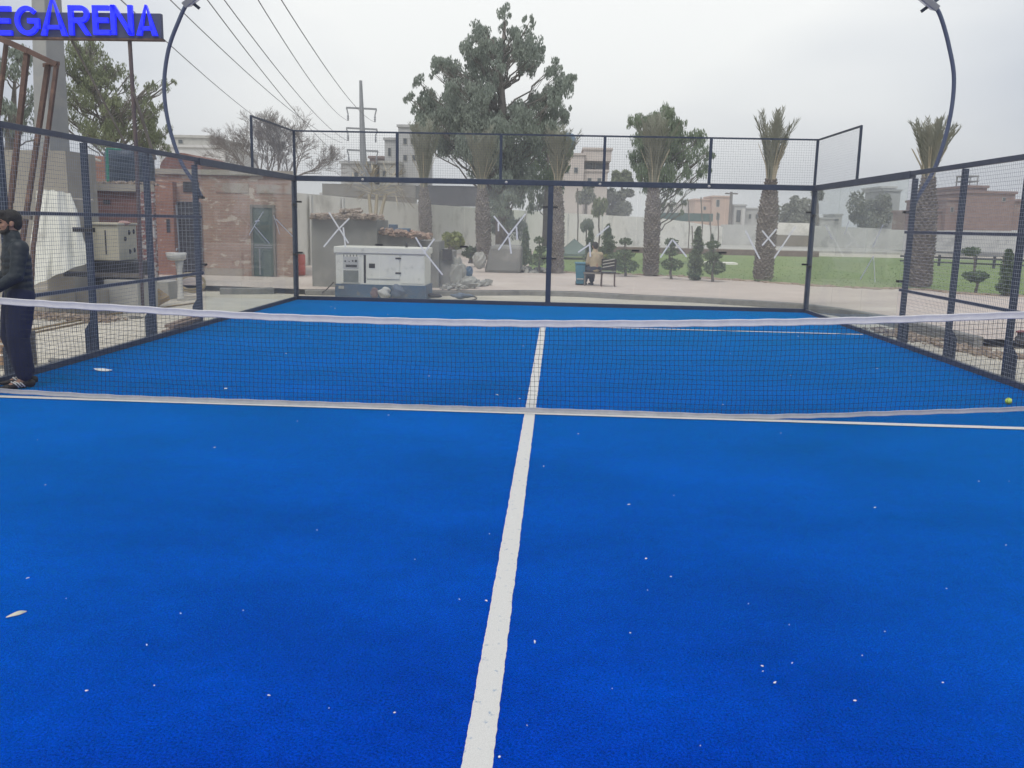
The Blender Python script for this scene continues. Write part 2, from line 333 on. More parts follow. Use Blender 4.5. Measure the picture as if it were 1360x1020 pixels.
def ragged(mb, p0, p1, wd, z, n):
    p0, p1 = Vector(p0), Vector(p1); d = (p1-p0).normalized(); q = Vector((-d.y, d.x)); a = []; b = []
    j1 = j2 = 0
    for i in range(n+1):
        j1 = j1*.6+U(-.0019,.0019); j2 = j2*.6+U(-.0019,.0019); c = p0.lerp(p1, i/n)
        u = c+q*(wd/2+j1); l = c-q*(wd/2+j2); a.append((u.x,u.y,z)); b.append((l.x,l.y,z))
    mb.add(a+b, [(n+1+i, n+2+i, i+1, i) for i in range(n)])
xc = -.038
mb = MB(); ragged(mb, (xc, 1.1), (xc, YS), .108, .004, 900)
tag(mb.build('centre_line', M_line), kind='structure')
mb = MB(); ragged(mb, (-XW, YN-.02), (XW, YN-.02), .115, .008, 500)
tag(mb.build('net_line', M_line), kind='structure')
mb = MB(); ragged(mb, (-XW+.02, YS+.055), (XW-.1, YS+.055), .10, .008, 300)
tag(mb.build('service_line', M_line), kind='structure')

# kerb line in plan (front foot), from the picture
KP = [gnd(x, y) for x, y in ((405,391),(500,391.5),(600,392),(700,391.5),(770,393.5),(840,397.5),(920,401),(1000,406),(1060,411),(1110,418.5),(1170,430),(1240,447),(1292,462))]
KH = [.14,.14,.14,.14,.14,.14,.15,.16,.18,.20,.21,.22,.23]
def offset(pts, d):
    o = []
    for i, p in enumerate(pts):
        t = (pts[min(i+1,len(pts)-1)]-pts[max(i-1,0)]); t.z = 0; t.normalize(); o.append(p+Vector((-t.y, t.x, 0))*d)
    return o
def kerb_run(name, label, pts, hs, wdt=.16, group=None):
    bk = offset(pts, wdt); v = []; f = []; n = len(pts)
    for i in range(n):
        a, b, h = pts[i], bk[i], hs[i]
        v += [(a.x,a.y,-.06),(a.x,a.y,h-.02),(a.x+(b.x-a.x)*.12,a.y+(b.y-a.y)*.12,h),(b.x,b.y,h),(b.x,b.y,-.06)]
    for i in range(n-1):
        for k in range(4): f.append((i*5+k, i*5+k+1, (i+1)*5+k+1, (i+1)*5+k))
    f += [(4,3,2,1,0), tuple((n-1)*5+k for k in range(5))]
    f = [tuple(reversed(q)) for q in f]
    m = MB(); m.add(v, f); o = m.build(name, M_kerb); tag(o, label, 'kerb', group); return o
def densify(pts, hs, k=5):
    o = []; h = []
    for i in range(len(pts)-1):
        for j in range(k): o.append(pts[i].lerp(pts[i+1], j/k)); h.append(hs[i]+(hs[i+1]-hs[i])*j/k)
    o.append(pts[-1]); h.append(hs[-1]); return o, h
KH = [q*.82 for q in KH]
kp, kh = densify(KP, KH)
kerb_run('kerb', 'long curved grey concrete kerb behind the glass back wall', kp, kh)
kerb_run('kerb', 'short straight grey kerb length seen through the left glass, in front of the brick house', [gnd(292,390), gnd(330,390), gnd(364,389.5)], [.14]*3)
# paved path beyond the kerb and lawn
LE = [(700,360.5),(760,362),(830,364),(900,366.5),(960,371),(1000,373),(1070,378.5),(1160,383),(1220,384),(1260,388),(1300,391),(1360,393),(1500,397)]
LEP = [gnd(x, y, .14) for x, y in LE]
kin = offset(KP, .1)
poly = [(-30, 23.3), (kin[0].x-2.2, 23.3)]+[(p.x, p.y) for p in kin]+[(KP[-1].x+.3, KP[-1].y+.3), (16, 14), (45, 12), (45, 60), (-30, 60)]
mb = MB()
def flat(mb, poly, z):
    bm = bmesh.new(); f = bm.faces.new([bm.verts.new((x, y, z)) for x, y in poly]); bm.normal_update(); bmesh.ops.triangulate(bm, faces=[f])
    bm.normal_update()
    for q in bm.faces:
        if q.normal.z < 0: q.normal_flip()
    bm.verts.index_update(); mb.add([v.co[:] for v in bm.verts], [tuple(v.index for v in q.verts) for q in bm.faces]); bm.free()
flat(mb, poly, .125); tag(mb.build('path', M_path), kind='structure')
lp = []
for i in range(len(LEP)-1):
    for j in range(5):
        q = LEP[i].lerp(LEP[i+1], j/5); lp.append((q.x+U(-.05,.05), q.y+U(-.12,.12)))
lp.append((LEP[-1].x, LEP[-1].y))
flat_l = lp+[(60, 64), (LEP[0].x-.5, 64)]
mb = MB(); flat(mb, flat_l, .13); tag(mb.build('lawn', M_lawn), kind='structure')
# grass tufts that roughen the lawn surface
mb = MB()
for _ in range(9000):
    t = rnd()**1.5; y = 26+t*30; x = U(-3, 24)*(.6+.5*t)
    i = min(range(len(lp)), key=lambda k: abs(lp[k][0]-x)); 
    if y < lp[i][1]+.02: continue
    h = U(.015,.035); a = U(0, 3.14); wq = U(.008,.02); dx, dy = math.cos(a)*wq, math.sin(a)*wq
    mb.add([(x-dx,y-dy,.128),(x+dx,y+dy,.128),(x+dx*.6+U(-.03,.03),y+dy,.128+h),(x-dx*.8,y-dy,.128+h*U(.5,1))], [(0,1,2,3)])
tag(mb.build('grass', M_lawn), 'rough green lawn grass behind the palm row', 'grass', kind='stuff')
M_soil = mat('dry_soil', (.34,.27,.20), (.26,.20,.15), 3, .95, .5, 30, c3=(.40,.34,.27), s3=2)
mb = MB()
for i in range(0, len(lp)-6):
    x, y = lp[i]
    for _ in range(7):
        s = U(.03,.11); mb.ball((x+U(-.2,.2), y+U(-.18,.22), .13), (s*1.4, s, s*.5), 6, 4, .25)
tag(mb.build('soil_edging', M_soil), 'strip of dry lumpy soil along the near edge of the lawn', 'soil', kind='stuff')
# distant paved strip behind the lawn
a, b = gnd(1000,332,.1), gnd(1000,326.5,.1)
mb = MB(); mb.box(-4, 70, a.y, b.y+8, -.1, .16); tag(mb.build('pavement', M_concl), kind='structure')
a = gnd(1000,339.5,.13)
mb = MB(); mb.box(2.5, at(1088,335,a.y).x, a.y, a.y+.25, .0, .50)
tag(mb.build('low_wall', mat('brown_low_wall', (.20,.14,.115), (.15,.11,.09), 2, .9)), 'low brown brick wall along the far edge of the lawn', 'wall')

# ------------------------------------------------------------------ court enclosure
def strip(mb, a, b, wd, th):
    """box bar between two points; wd = vertical size, th = horizontal thickness"""
    a, b = Vector(a), Vector(b); d = (b-a).normalized(); s = d.cross(_Z).normalized() if abs(d.z) < .95 else Vector((1,0,0)); u = s.cross(d).normalized()
    vs = []
    for p in (a, b):
        for x, y in ((-1,-1),(1,-1),(1,1),(-1,1)): vs.append(p+s*x*th/2+u*y*wd/2)
    mb.add(vs, [(3,2,1,0),(4,5,6,7),(0,1,5,4),(1,2,6,5),(2,3,7,6),(3,0,4,7)])
def wires(mb, o, du, dv, lu, lv, pitch=.05, r=.0022):
    """welded mesh: origin o, unit directions du, dv"""
    o, du, dv = Vector(o), Vector(du), Vector(dv); n = du.cross(dv)
    k = 0
    nu = int(lu/pitch)
    for i in range(nu+1):
        p = o+du*(i*lu/nu)+n*.002; mb.tube([p, p+dv*lv], r, 3, False)
    nv = int(lv/pitch)
    for i in range(nv+1):
        p = o+dv*(i*lv/nv)-n*.002; mb.tube([p, p+du*lu], r, 3, False)
def tapemark(parent, pts, wd=.035, plane='y', side=-1, t=.0):
    pts = [Vector(p) for p in pts]; m = MB()
    n = Vector((0,side,0)) if plane == 'y' else Vector((side,0,0))
    for a, b in zip(pts[:-1], pts[1:]):
        d = (b-a).normalized(); s = d.cross(n).normalized()*wd/2; o1 = n*(.0085+t); o2 = n*(.0100+t)
        m.add([a-s+o1,a+s+o1,b+s+o1,b-s+o1,a-s+o2,a+s+o2,b+s+o2,b-s+o2], [(0,1,2,3),(7,6,5,4),(0,4,5,1),(1,5,6,2),(2,6,7,3),(3,7,4,0)])
    return m.build('tape_strip', M_tapew, parent)

bw = thing('back_wall', 'glass back wall of the court with a navy steel frame and a wire mesh fence on top', 'glass wall', (0, YB, 0))
PW = 2*XW/6
pj = [-XW+PW*i for i in range(7)]
tapes = {0:[[(437,282),(463,323)],[(464,290),(448,306),(430,328)],[(456,302),(459,328)]],
 1:[[(577,317),(564,335)],[(564,335),(588,365)],[(564,335),(552,315)]],
 2:[[(656,287),(676,312)],[(698,284),(676,312),(662,332)],[(676,315),(679,337)],[(662,296),(662,307)],[(686,301),(687,319)]],
 3:[[(809,300),(792,314)],[(768,335),(784,324)],[(783,322),(784,341)]],
 4:[[(877,342),(893,318),(912,341)]],
 5:[[(990,306),(1009,344)],[(1057,300),(1028,343)],[(1012,306),(1029,327)],[(1031,304),(1012,326)]]}
for i in range(6):
    m = MB(); g0 = .05 if i in (0, 3) else .004; g1 = .05 if i in (2, 5) else .004
    m.box(pj[i]+g0, pj[i+1]-g1, YB-.006, YB+.006, .088, H1-.12); gp = m.build('glass_panel', M_glass, bw)
    for k, pts in enumerate(tapes[i]): tapemark(gp, [at(x, y, YB) for x, y in pts], .036, t=k*.0016)
m = MB()
m.box(-XW-.06, XW+.06, YB-.06, YB+.06, H1-.12, H1); m.build('top_beam', M_navy, bw, bevel=.006)
m = MB(); m.box(-XW+.052, -.052, YB-.045, YB+.045, .0, .088); m.box(.052, XW-.052, YB-.045, YB+.045, .0, .088); m.build('bottom_rail', M_navy, bw, bevel=.005)
for x, t in ((-XW, .05), (0, .06), (XW, .05)):
    m = MB(); m.box(x-t, x+t, YB-.055, YB+.055, 0, H1-.1205); m.build('post', M_navy, bw, bevel=.006)
for x in (pj[1], pj[2], pj[4], pj[5]):
    m = MB(); m.box(x-.09, x+.09, YB-.035, YB+.035, 1.315, 1.36); m.build('glass_clamp', M_black, bw, bevel=.004)
for x, sg in ((-XW, 1), (0, -1), (0, 1), (XW, -1)):
    for z in (1.09, 2.27):
        m = MB(); m.box(*sorted((x+sg*.04, x+sg*.17)), YB-.03, YB+.03, z, z+.04); m.build('glass_clamp', M_black, bw, bevel=.004)
for x in (-4.37, -1.03, 1.12, 3.6):
    m = MB(); m.ball((x, YB-.065, H1-.065), (.035,.012,.03), 8, 6); m.build('bolt_cap', M_concl, bw, True)
ux = [-XW+.02, -3.57, -1.17, 1.2, 3.6, XW-.02]
for i, x in enumerate(ux):
    t = .032 if 0 < i < 5 else .026
    m = MB(); m.box(x-t, x+t, YB-.028, YB+.028, H1+.001, H2-.03); m.build('fence_upright', M_navy, bw)
m = MB(); m.box(-XW, XW, YB-.024, YB+.024, H2-.03, H2+.005); m.build('fence_top_rail', M_navy, bw)
for i in range(5):
    m = MB(); wires(m, (ux[i]+.02, YB, H1+.01), (1,0,0), (0,0,1), ux[i+1]-ux[i]-.04, H2-H1-.04, 0.054, .0016); m.build('wire_mesh', M_wired, bw)

def side_fence(sx, label):
    s = 'left' if sx < 0 else 'right'
    X = sx*XW
    t = thing('side_fence', label, 'fence', (X, YG, 0))
    B = lambda x0, x1: sorted((X+sx*x0, X+sx*x1))
    # glass part: three panes
    gy = [YG+.07+(YB-.06-YG-.07)*i/3 for i in range(4)]
    tp = {-1: {0: [], 1: [[(349,281),(337,300),(357,323)],[(338,294),(344,293)],[(337,300),(330,312)]], 2: [[(363,286),(371,311)],[(366,291),(388,314)]]},
           1: {0: [[(1161,340),(1143,371)],[(1161,341),(1163,375)],[(1174,298),(1160,328)]], 1: [[(1097,299),(1106,318)],[(1128,294),(1122,312)]], 2: []}}[sx]
    for i in range(3):
        m = MB(); a, b = B(-.006, .006); m.box(a, b, gy[i]+.004, gy[i+1]-.004, .075, H1-.12); gp = m.build('glass_panel', M_glass_side, t)
        for k, pts in enumerate(tp[i]): tapemark(gp, [at_x(x, y, X) for x, y in pts], .026, 'x', -sx, k*.0016)
    a, b = B(-.05, .06)
    m = MB(); m.box(a, b, YG-.065, YB-.0605, H1-.12, H1-.001); m.build('top_beam', M_navyl, t, bevel=.006)
    m = MB(); m.box(a+.015, b-.015, 7.2, YG-.0655, H1-.072, H1-.004); m.build('top_rail', M_navyl, t, bevel=.004)
    m = MB(); m.box(*B(-.03, .03), 7.2, YB-.056, .001, .075); m.build('bottom_rail', M_navyl, t)
    ys = (YG, YL2, YL3, YL4, YL5)
    for k, y in enumerate(ys):
        m = MB(); hw = .055 if k else .065
        ztop = H1-.121 if k == 0 else H1-.073
        m.box(*B(.034, .120), y-hw/2, y+hw/2, -.03, ztop)
        m.build('post', M_navy, t, bevel=.005)
        m = MB(); e = .075; x0 = .121
        pl = [(x0,-.03),(x0+e,-.03),(x0+e,.34),(x0,.46)]
        n = len(pl); vs = [(X+sx*p, y-.035, z) for p, z in pl]+[(X+sx*p, y+.035, z) for p, z in pl]
        fs = [(0,1,2,3),(7,6,5,4),(0,4,5,1),(1,5,6,2),(2,6,7,3),(3,7,4,0)]
        m.add(vs, fs); m.build('base_stiffener', M_navy, t)
        m = MB(); m.box(*B(.02, .30), y-.10, y+.10, -.034, -.018); m.build('base_plate', M_navyl, t)
    if sx < 0:
        m = MB(); m.box(X-.25, X+.04, YL3-.09, YL3-.046, 1.66, 1.72); m.build('cross_plate', M_black, t)
    for k in range(4):
        y1, y0 = ys[k]-.04, ys[k+1]+.04
        for z in (.93, 1.89):
            m = MB(); m.box(*B(-.02, .02), ys[k+1], ys[k], z-.02, z+.02); m.build('cross_rail', M_navyl, t)
        m = MB(); wires(m, (X-sx*.026, ys[k+1], .05), (0,1,0), (0,0,1), ys[k]-ys[k+1]-.0, H1-.12, .05, .0021); m.build('wire_mesh', M_wire, t)
    # raised fence over the glass corner
    m = MB(); m.box(*B(-.022, .022), YU-.022, YU+.022, H1+.001, H2-.03); m.build('fence_upright', M_navy, t)
    m = MB(); m.box(*B(-.02, .02), YU-.022, YB-.03, H2-.03, H2+.004); m.build('fence_top_rail', M_navy, t)
    m = MB(); wires(m, (X, YU+.02, H1+.01), (0,1,0), (0,0,1), YB-.05-YU, H2-H1-.04, .05, .0013); m.build('wire_mesh', M_wire, t)
    for y in (YG+.05, YB-.1):
        for z in (1.05, 2.2):
            m = MB(); m.box(*B(-.05, .03), y-.04, y+.04, z, z+.04); m.build('glass_clamp', M_black, t)
    return t
side_fence(-1, 'left side fence of navy posts and wire mesh, ending in glass toward the back wall')
side_fence(1, 'right side fence of navy posts and wire mesh, ending in greenish glass panels')

# ------------------------------------------------------------------ floodlight poles
def spline(pts, n):
    out = []; P = [Vector(p) for p in pts]; P = [P[0]*2-P[1]]+P+[P[-1]*2-P[-2]]
    for i in range(1, len(P)-2):
        for j in range(n):
            t = j/n; a, b, c, d = P[i-1], P[i], P[i+1], P[i+2]
            out.append(.5*((2*b)+(c-a)*t+(2*a-5*b+4*c-d)*t*t+(3*b-a-3*c+d)*t**3))
    out.append(P[-2]); return out
M_lampm = mat('lamp_housing', (.30,.31,.33), (.24,.25,.27), 5, .4, metal=.4)
M_lens = mat('lamp_lens', (.62,.63,.62), (.55,.56,.55), 5, .25)
def flood(label, px, lean):
    Yp = YG
    pts = [at(x, y, Yp+.12) for x, y in px]
    t = thing('floodlight_pole', label, 'floodlight', pts[0], 'curved floodlight poles on the side fences')
    c = spline(pts, 8); m = MB(); m.tube(c, .034, 10); m.build('pole', mat('pole_paint', (.045,.06,.12), (.06,.08,.14), 5, .4), t, True)
    top = c[-1]; s = lean
    m = MB(); strip(m, top+Vector((s*.17,0,-.13)), top+Vector((-s*.15,0,.12)), .05, .05); m.build('bracket', M_navy, t)
    m = MB(); m.obox(top+Vector((s*.19,-.10,.05)), (.52,.40,.10), (math.radians(18), s*math.radians(-36), 0)); hd = m.build('lamp_head', M_lampm, t, bevel=.01)
    from mathutils import Euler
    Rm = Euler((math.radians(18), s*math.radians(-36), 0)).to_matrix()
    m = MB(); m.obox(top+Vector((s*.19,-.10,.05))+Rm @ Vector((0,0,-.055)), (.45,.33,.012), (math.radians(18), s*math.radians(-36), 0)); m.build('lens', M_lens, hd)
    a = pts[0]; xf = (-XW-.1 if a.x < 0 else XW+.1)
    m = MB(); m.box(*sorted((a.x, xf)), YG+.05, YG+.12, a.z-.02, a.z+.02); m.build('wall_clamp', M_navy, t)
    return t
flood('curved navy floodlight pole rising above the left side fence', [(268,262),(258,243),(240,214),(224,165),(218,115),(224,65),(239,24),(248,5),(251,0)], 1)
flood('curved navy floodlight pole rising above the right side fence, in front of a date palm', [(1211,280),(1219,262),(1243,220),(1261,160),(1267,105),(1260,60),(1250,24),(1242,8),(1239,4)], -1)

# ------------------------------------------------------------------ net
def interp(S, x):
    if x <= S[0][0]: 
        a, b = S[0], S[1]
    elif x >= S[-1][0]: a, b = S[-2], S[-1]
    else:
        for a, b in zip(S[:-1], S[1:]):
            if a[0] <= x <= b[0]: break
    return a[1]+(b[1]-a[1])*(x-a[0])/(b[0]-a[0])
def toZ(l): return [(at(x, y, YN).x, at(x, y, YN).z) for x, y in l]
TOP = toZ([(0,395.3),(80,400.3),(160,404.7),(260,411),(360,416.3),(480,420.6),(600,423.7),(720,425.4),(860,425.6),(1040,423.4),(1160,420.4),(1260,417),(1360,413)])
BOT = toZ([(0,522),(60,525.5),(120,529),(240,534),(400,539.5),(600,545),(703,547.5),(840,553),(930,555.7),(1020,556.5),(1100,555),(1160,552.8),(1260,549.5),(1360,546)])
ztop = lambda x: interp(TOP, x)
zbot = lambda x: max(interp(BOT, x), .006)
wob = lambda x: .018*math.sin(x*.9+.5)+.012*math.sin(x*2.3)
nr = thing('net', 'black court net with a white top band and sagging grey bottom band', 'net', (0, YN, 0))
NX = 266; NR = 18; m = MB(); G = []
TB, BB = .072, .048
for i in range(NX+1):
    x = -XW+.03+(2*XW-.06)*i/NX; a = ztop(x)-TB+.01; b = zbot(x)+BB-.01; col = []
    for j in range(NR+1):
        t = j/NR; z = b+(a-b)*t
        edge = math.sin(math.pi*t)
        col.append(Vector((x+U(-.0035,.0035)*edge+.010*edge*math.sin(x*3.1+z*9), YN+wob(x)*(.3+.7*edge), z+U(-.0035,.0035)*edge+.006*math.sin(x*5+j)*edge)))
    G.append(col)
for i in range(NX+1): m.tube(G[i], .0020, 3, False)
for j in range(1, NR): m.tube([G[i][j] for i in range(NX+1)], .0020, 3, False)
m.build('netting', M_net, nr)
def band(name, zf0, zf1, mt, th, seed):
    n = 240; m = MB(); vs = []
    for i in range(n+1):
        x = -XW+.02+(2*XW-.04)*i/n; y = YN+wob(x)*.3; lo, hi = zf0(x), zf1(x); wv = .002*math.sin(x*17+seed)+U(-.0008,.0008)
        prof = [(-th*.5,lo),(-th,lo+(hi-lo)*.12),(-th*.55,lo+(hi-lo)*.2),(-th*.6,lo+(hi-lo)*.8),(-th,lo+(hi-lo)*.9),(-th*.3,hi),(th*.3,hi),(th,lo+(hi-lo)*.85),(th,lo+(hi-lo)*.15),(th*.5,lo)]
        vs += [(x, y+p+wv, z+wv) for p, z in prof]
    k = 10; fs = [(i*k+j, i*k+(j+1)%k, (i+1)*k+(j+1)%k, (i+1)*k+j) for i in range(n) for j in range(k)]
    fs = [tuple(reversed(f)) for f in fs]; fs += [tuple(range(k)), tuple(n*k+j for j in reversed(range(k)))]
    m.add(vs, fs); m.build(name, mt, nr, True)
band('top_band', lambda x: ztop(x)-TB, ztop, M_tape, .006, 0)
band('bottom_band', zbot, lambda x: zbot(x)+BB, M_tape2, .005, 2)
for x in (-XW+.0, XW-.0):
    m = MB(); m.box(x-.04, x+.04, YN-.04, YN+.04, 0, 1.05); m.build('net_post', M_navy, nr, bevel=.008)

# ------------------------------------------------------------------ litter and ball
M_ball = mat('felt_ball', (.45,.62,.06), (.55,.70,.12), 60, .95, .4, 300)
g = gnd(1339,537); r = .038
m = MB(); m.ball((g.x, g.y, r), r, 20, 14); b = m.build('padel_ball', M_ball, None, True, origin=(g.x, g.y, 0)); tag(b, 'yellow green ball lying on the blue turf behind the right end of the net', 'ball')
m = MB()
pts = []
for i in range(33):
    t = 2*math.pi*i/32; a = .44+.3*math.cos(2*t)
    pts.append(Vector((math.cos(t)*math.cos(a), math.sin(t)*math.cos(a), math.sin(a)*(1 if math.cos(2*t)>-2 else -1)))*(r*1.004)+Vector((g.x,g.y,r)))
m.tube(pts, .0013, 4, False); m.build('seam', M_tapew, b) if False else None
so = bpy.data.objects.new('seam', bpy.data.meshes.new('seam')); so.data.from_pydata([Vector(v)-Vector((g.x,g.y,0)) for v in m.v], [], m.f); so.data.materials.append(M_tapew); so.parent = b; C.objects.link(so)
M_paper = mat('pale_scrap', (.72,.75,.72), (.60,.63,.62), 40, .8)
def scrap(px, py, s, asp=1.6, label=None, cat='litter', grp=None, name='paper_scrap', mt=None):
    g = gnd(px, py); m = MB(); n = 9; a0 = U(0,3.14); vs = []; asp *= U(.8,1.9); s *= U(.7,1.1)
    for k in range(n):
        q = 2*math.pi*k/n; rr = s*U(.55,1.1); x, y = rr*asp*math.cos(q), rr*math.sin(q)
        vs.append((g.x+x*math.cos(a0)-y*math.sin(a0), g.y+x*math.sin(a0)+y*math.cos(a0), .006+U(0,s*.5)))
    c = (g.x, g.y, .008+s*.5); lo = [(v[0], v[1], v[2]-.0025) for v in vs]
    m.add(vs+[c]+lo, [(k,(k+1)%n,n) for k in range(n)]+[(n+1+k, n+1+(k+1)%n, (k+1)%n, k) for k in range(n)]+[tuple(range(2*n,n,-1))])
    o = m.build(name, mt or M_paper, None, origin=(g.x, g.y, 0)); tag(o, label or 'tiny white scrap lying on the blue turf in front of the net', cat, grp or ('tiny white scraps strewn over the turf' if not label else None)); return o
for px, py, s in ((37,769,.006),(323,812,.006),(195,858,.006),(115,919,.009),(205,912,.007),(357,925,.006),(524,948,.008),(240,816,.005),(421,705,.006),(285,595,.008),(50,585,.006),(60,645,.005),(610,797,.005),(646,799,.007),(710,854,.010),(837,842,.005),(891,767,.006),(860,785,.005),(1012,886,.007),(1145,872,.006),(1052,882,.006),(1029,908,.008),(1252,908,.007),(1135,932,.007),(1257,783,.008),(1336,725,.007),(1162,675,.009),(1037,576,.010),(835,671,.008),(722,620,.012),(895,659,.006),(768,577,.007),(650,710,.006),(1048,831,.005),(1175,840,.005),(437,942,.005),(994,803,.004),(858,743,.012),(680,688,.006),(551,744,.004),(88,796,.004),(1300,640,.006),(1340,640,.006),(516,552,.008),(1013,893,.004),(930,992,.004),(813,916,.003),(700,965,.003),(663,1007,.009),(395,560,.007)):
    scrap(px, py, s*.52, U(1,2.4))
for px, py, s in ((1050,499,.010),(960,538,.010),(1165,490,.010),(970,470,.009),(1060,447,.012),(1180,455,.01),(515,418,.014),(445,410,.016),(440,408,.012),(695,460,.010),(410,447,.012),(300,517,.022),(660,525,.008),(690,530,.010),(570,500,.008),(380,470,.010)):
    scrap(px, py, s*.75, U(1,2.4), grp=None, label='tiny white scrap lying on the blue turf beyond the net').__setitem__('group', 'tiny white scraps beyond the net')
scrap(137,493,.075, 1.9, 'crumpled pale paper lying on the turf just behind the net near the left fence', 'litter')
g0, g1 = gnd(8,822), gnd(37,814)
m = MB(); n = 10; up = []; lo = []
for i in range(n+1):
    t = i/n; c = g0.lerp(g1, t); wq = .008*math.sin(math.pi*t)**.7+.0008; sag = .004*math.sin(t*6)
    up.append((c.x+.006*math.sin(t*4), c.y+wq+sag, .010+.012*math.sin(math.pi*t))); lo.append((c.x+.006*math.sin(t*4), c.y-wq+sag, .008))
vs = up+lo; k = n+1; vs2 = [(x,y,z-.0015) for x,y,z in vs]
m.add(vs+vs2, [(k+i,k+i+1,i+1,i) for i in range(n)]+[(2*k+i,2*k+i+1,3*k+i+1,3*k+i) for i in range(n)]+[(i,i+1,2*k+i+1,2*k+i) for i in range(n)]+[(k+i+1,k+i,3*k+i,3*k+i+1) for i in range(n)])
tag(m.build('dry_leaf', mat('dry_leaf', (.62,.62,.50), (.50,.50,.38), 30, .8), None, origin=(g0.x,g0.y,0)), 'long narrow pale dry leaf on the turf at the left edge', 'leaf')

# ------------------------------------------------------------------ vegetation helpers
def leaves(mb, c, r, n, sz, droop=0.0, flat=1.0, asp=2.6, hollow=.35):
    c = Vector(c); rx, ry, rz = r if isinstance(r, (tuple, list)) else (r, r, r*flat)
    for _ in range(n):
        while True:
            d = Vector((U(-1,1), U(-1,1), U(-1,1)))
            if .02 < d.length < 1: break
        d = d.normalized()*(hollow+(1-hollow)*d.length)
        p = c+Vector((d.x*rx, d.y*ry, d.z*rz))
        if droop: a = Vector((U(-.5,.5)*(1-droop*.6), U(-.5,.5)*(1-droop*.6), -1+U(-.2,.5)*(1-droop))).normalized()
        else: a = Vector((U(-1,1), U(-1,1), U(-1,1))).normalized()
        b = a.cross(Vector((U(-1,1), U(-1,1), U(-1,1)))).normalized()
        s = sz*U(.6,1.4); h = s/asp
        mb.add([p-a*s*.5, p+b*h*.5+a*s*U(-.1,.1), p+a*s*.5, p-b*h*.5], [(0,1,2,3)])
def limb(mb, a, b, r0, r1, kink=.12, n=5, sides=6):
    a, b = Vector(a), Vector(b); L_ = (b-a).length; P = []
    for i in range(n+1):
        t = i/n; P.append(a.lerp(b, t)+Vector((U(-1,1),U(-1,1),U(-.5,.5)))*kink*L_*.3*math.sin(math.pi*t)+Vector((0,0,-.08*L_*math.sin(math.pi*t)*0)))
    mb.tube(P, [r0+(r1-r0)*i/n for i in range(n+1)], sides); return P
def clump_tree(label, trunk_px, Y, clumps, leafmat, n_per=200, lsz=.16, droop=.0, dy=2.2, tr=.35, name='eucalyptus_tree', barkm=None, asp=2.6, trunks=None, dens=None):
    P = [at(x, y, Y) for x, y in trunk_px]; base = Vector((P[0].x, Y, P[0].z))
    t = thing(name, label, 'tree', base)
    m = MB(); n = len(P); rad = [tr*(1-.85*i/(n-1)) for i in range(n)]
    m.tube(P, rad, 8)
    fm = MB(); sc = Y/FPX
    for px, py, r in clumps:
        c = at(px, py, Y); R = r*sc; c.y += U(-dy, dy)*(1 if r < 20 else .6)
        PP = [P[i].lerp(P[i+1], f/4) for i in range(len(P)-1) for f in range(4)]
        low = [p for p in PP if p.z < c.z-R*.2-.75*math.hypot(p.x-c.x, p.y-c.y)] or [PP[2]]
        q = max(low, key=lambda p: p.z)
        L1 = limb(m, q, c, min(.06,tr*.14), .015, .30, 6, 5)
        for _ in range(3): limb(m, L1[U(0,1) > .5 and 4 or 3], c+Vector((U(-1,1),U(-1,1),U(-.6,1)))*R*.8, .02, .008, .2, 3, 3)
        k = int(n_per*(r/14)**2)
        # sub-tufts inside each clump give an uneven edge with gaps
        nt_ = max(7, int(r*1.1))
        for _ in range(nt_):
            a = Vector((U(-1,1), U(-1,1), U(-1,1))); a = a.normalized()*rnd()**.5*R*1.12
            leaves(fm, c+a, R*U(.30,.62), max(10, k//nt_), lsz, droop, 1.25 if droop else 1.0, asp, .1)
    m.build('trunk', barkm or M_bark, t, True); fm.build('crown', leafmat, t)
    return t

# big grey-green eucalyptus in the middle
BIG = [(672,24,8),(668,32,7),(637,42,12),(652,52,12),(685,42,11),(706,48,10),(713,62,9),(640,62,13),(665,70,14),(695,72,14),(704,84,12),(618,66,8),(627,58,7),
 (575,84,8),(590,85,10),(600,100,12),(620,90,10),(640,90,13),(660,98,12),(565,120,9),(571,136,11),(598,124,14),(625,120,14),(650,118,13),(645,134,15),
 (735,97,9),(751,106,9),(746,122,11),(727,126,9),(714,138,11),(690,142,13),(740,142,12),(752,160,8),(558,146,9),(560,163,9),(580,150,13),(580,168,15),(605,150,16),(612,172,17),(635,158,17),(645,180,17),(668,158,15),(672,184,17),
 (698,165,16),(722,160,13),(705,188,17),(735,182,12),(590,192,15),(625,200,16),(655,208,17),(688,212,17),(640,228,14),(670,235,16),(700,235,14),(658,258,15),(682,262,15),(668,285,15),(655,303,11),(682,305,11)]
clump_tree('very tall grey green eucalyptus rising behind the middle of the glass back wall', [(668,330),(667,290),(666,240),(664,190),(667,140),(664,100),(668,60),(671,30)], 47, BIG+[(x+U(-9,9),y+U(-9,9),r*.75) for x,y,r in BIG if y>60]+[(x+U(-7,7),y+U(-12,12),r*.7) for x,y,r in BIG if y>35], M_leafe, 1100, .14, .72, 2.4, .42)
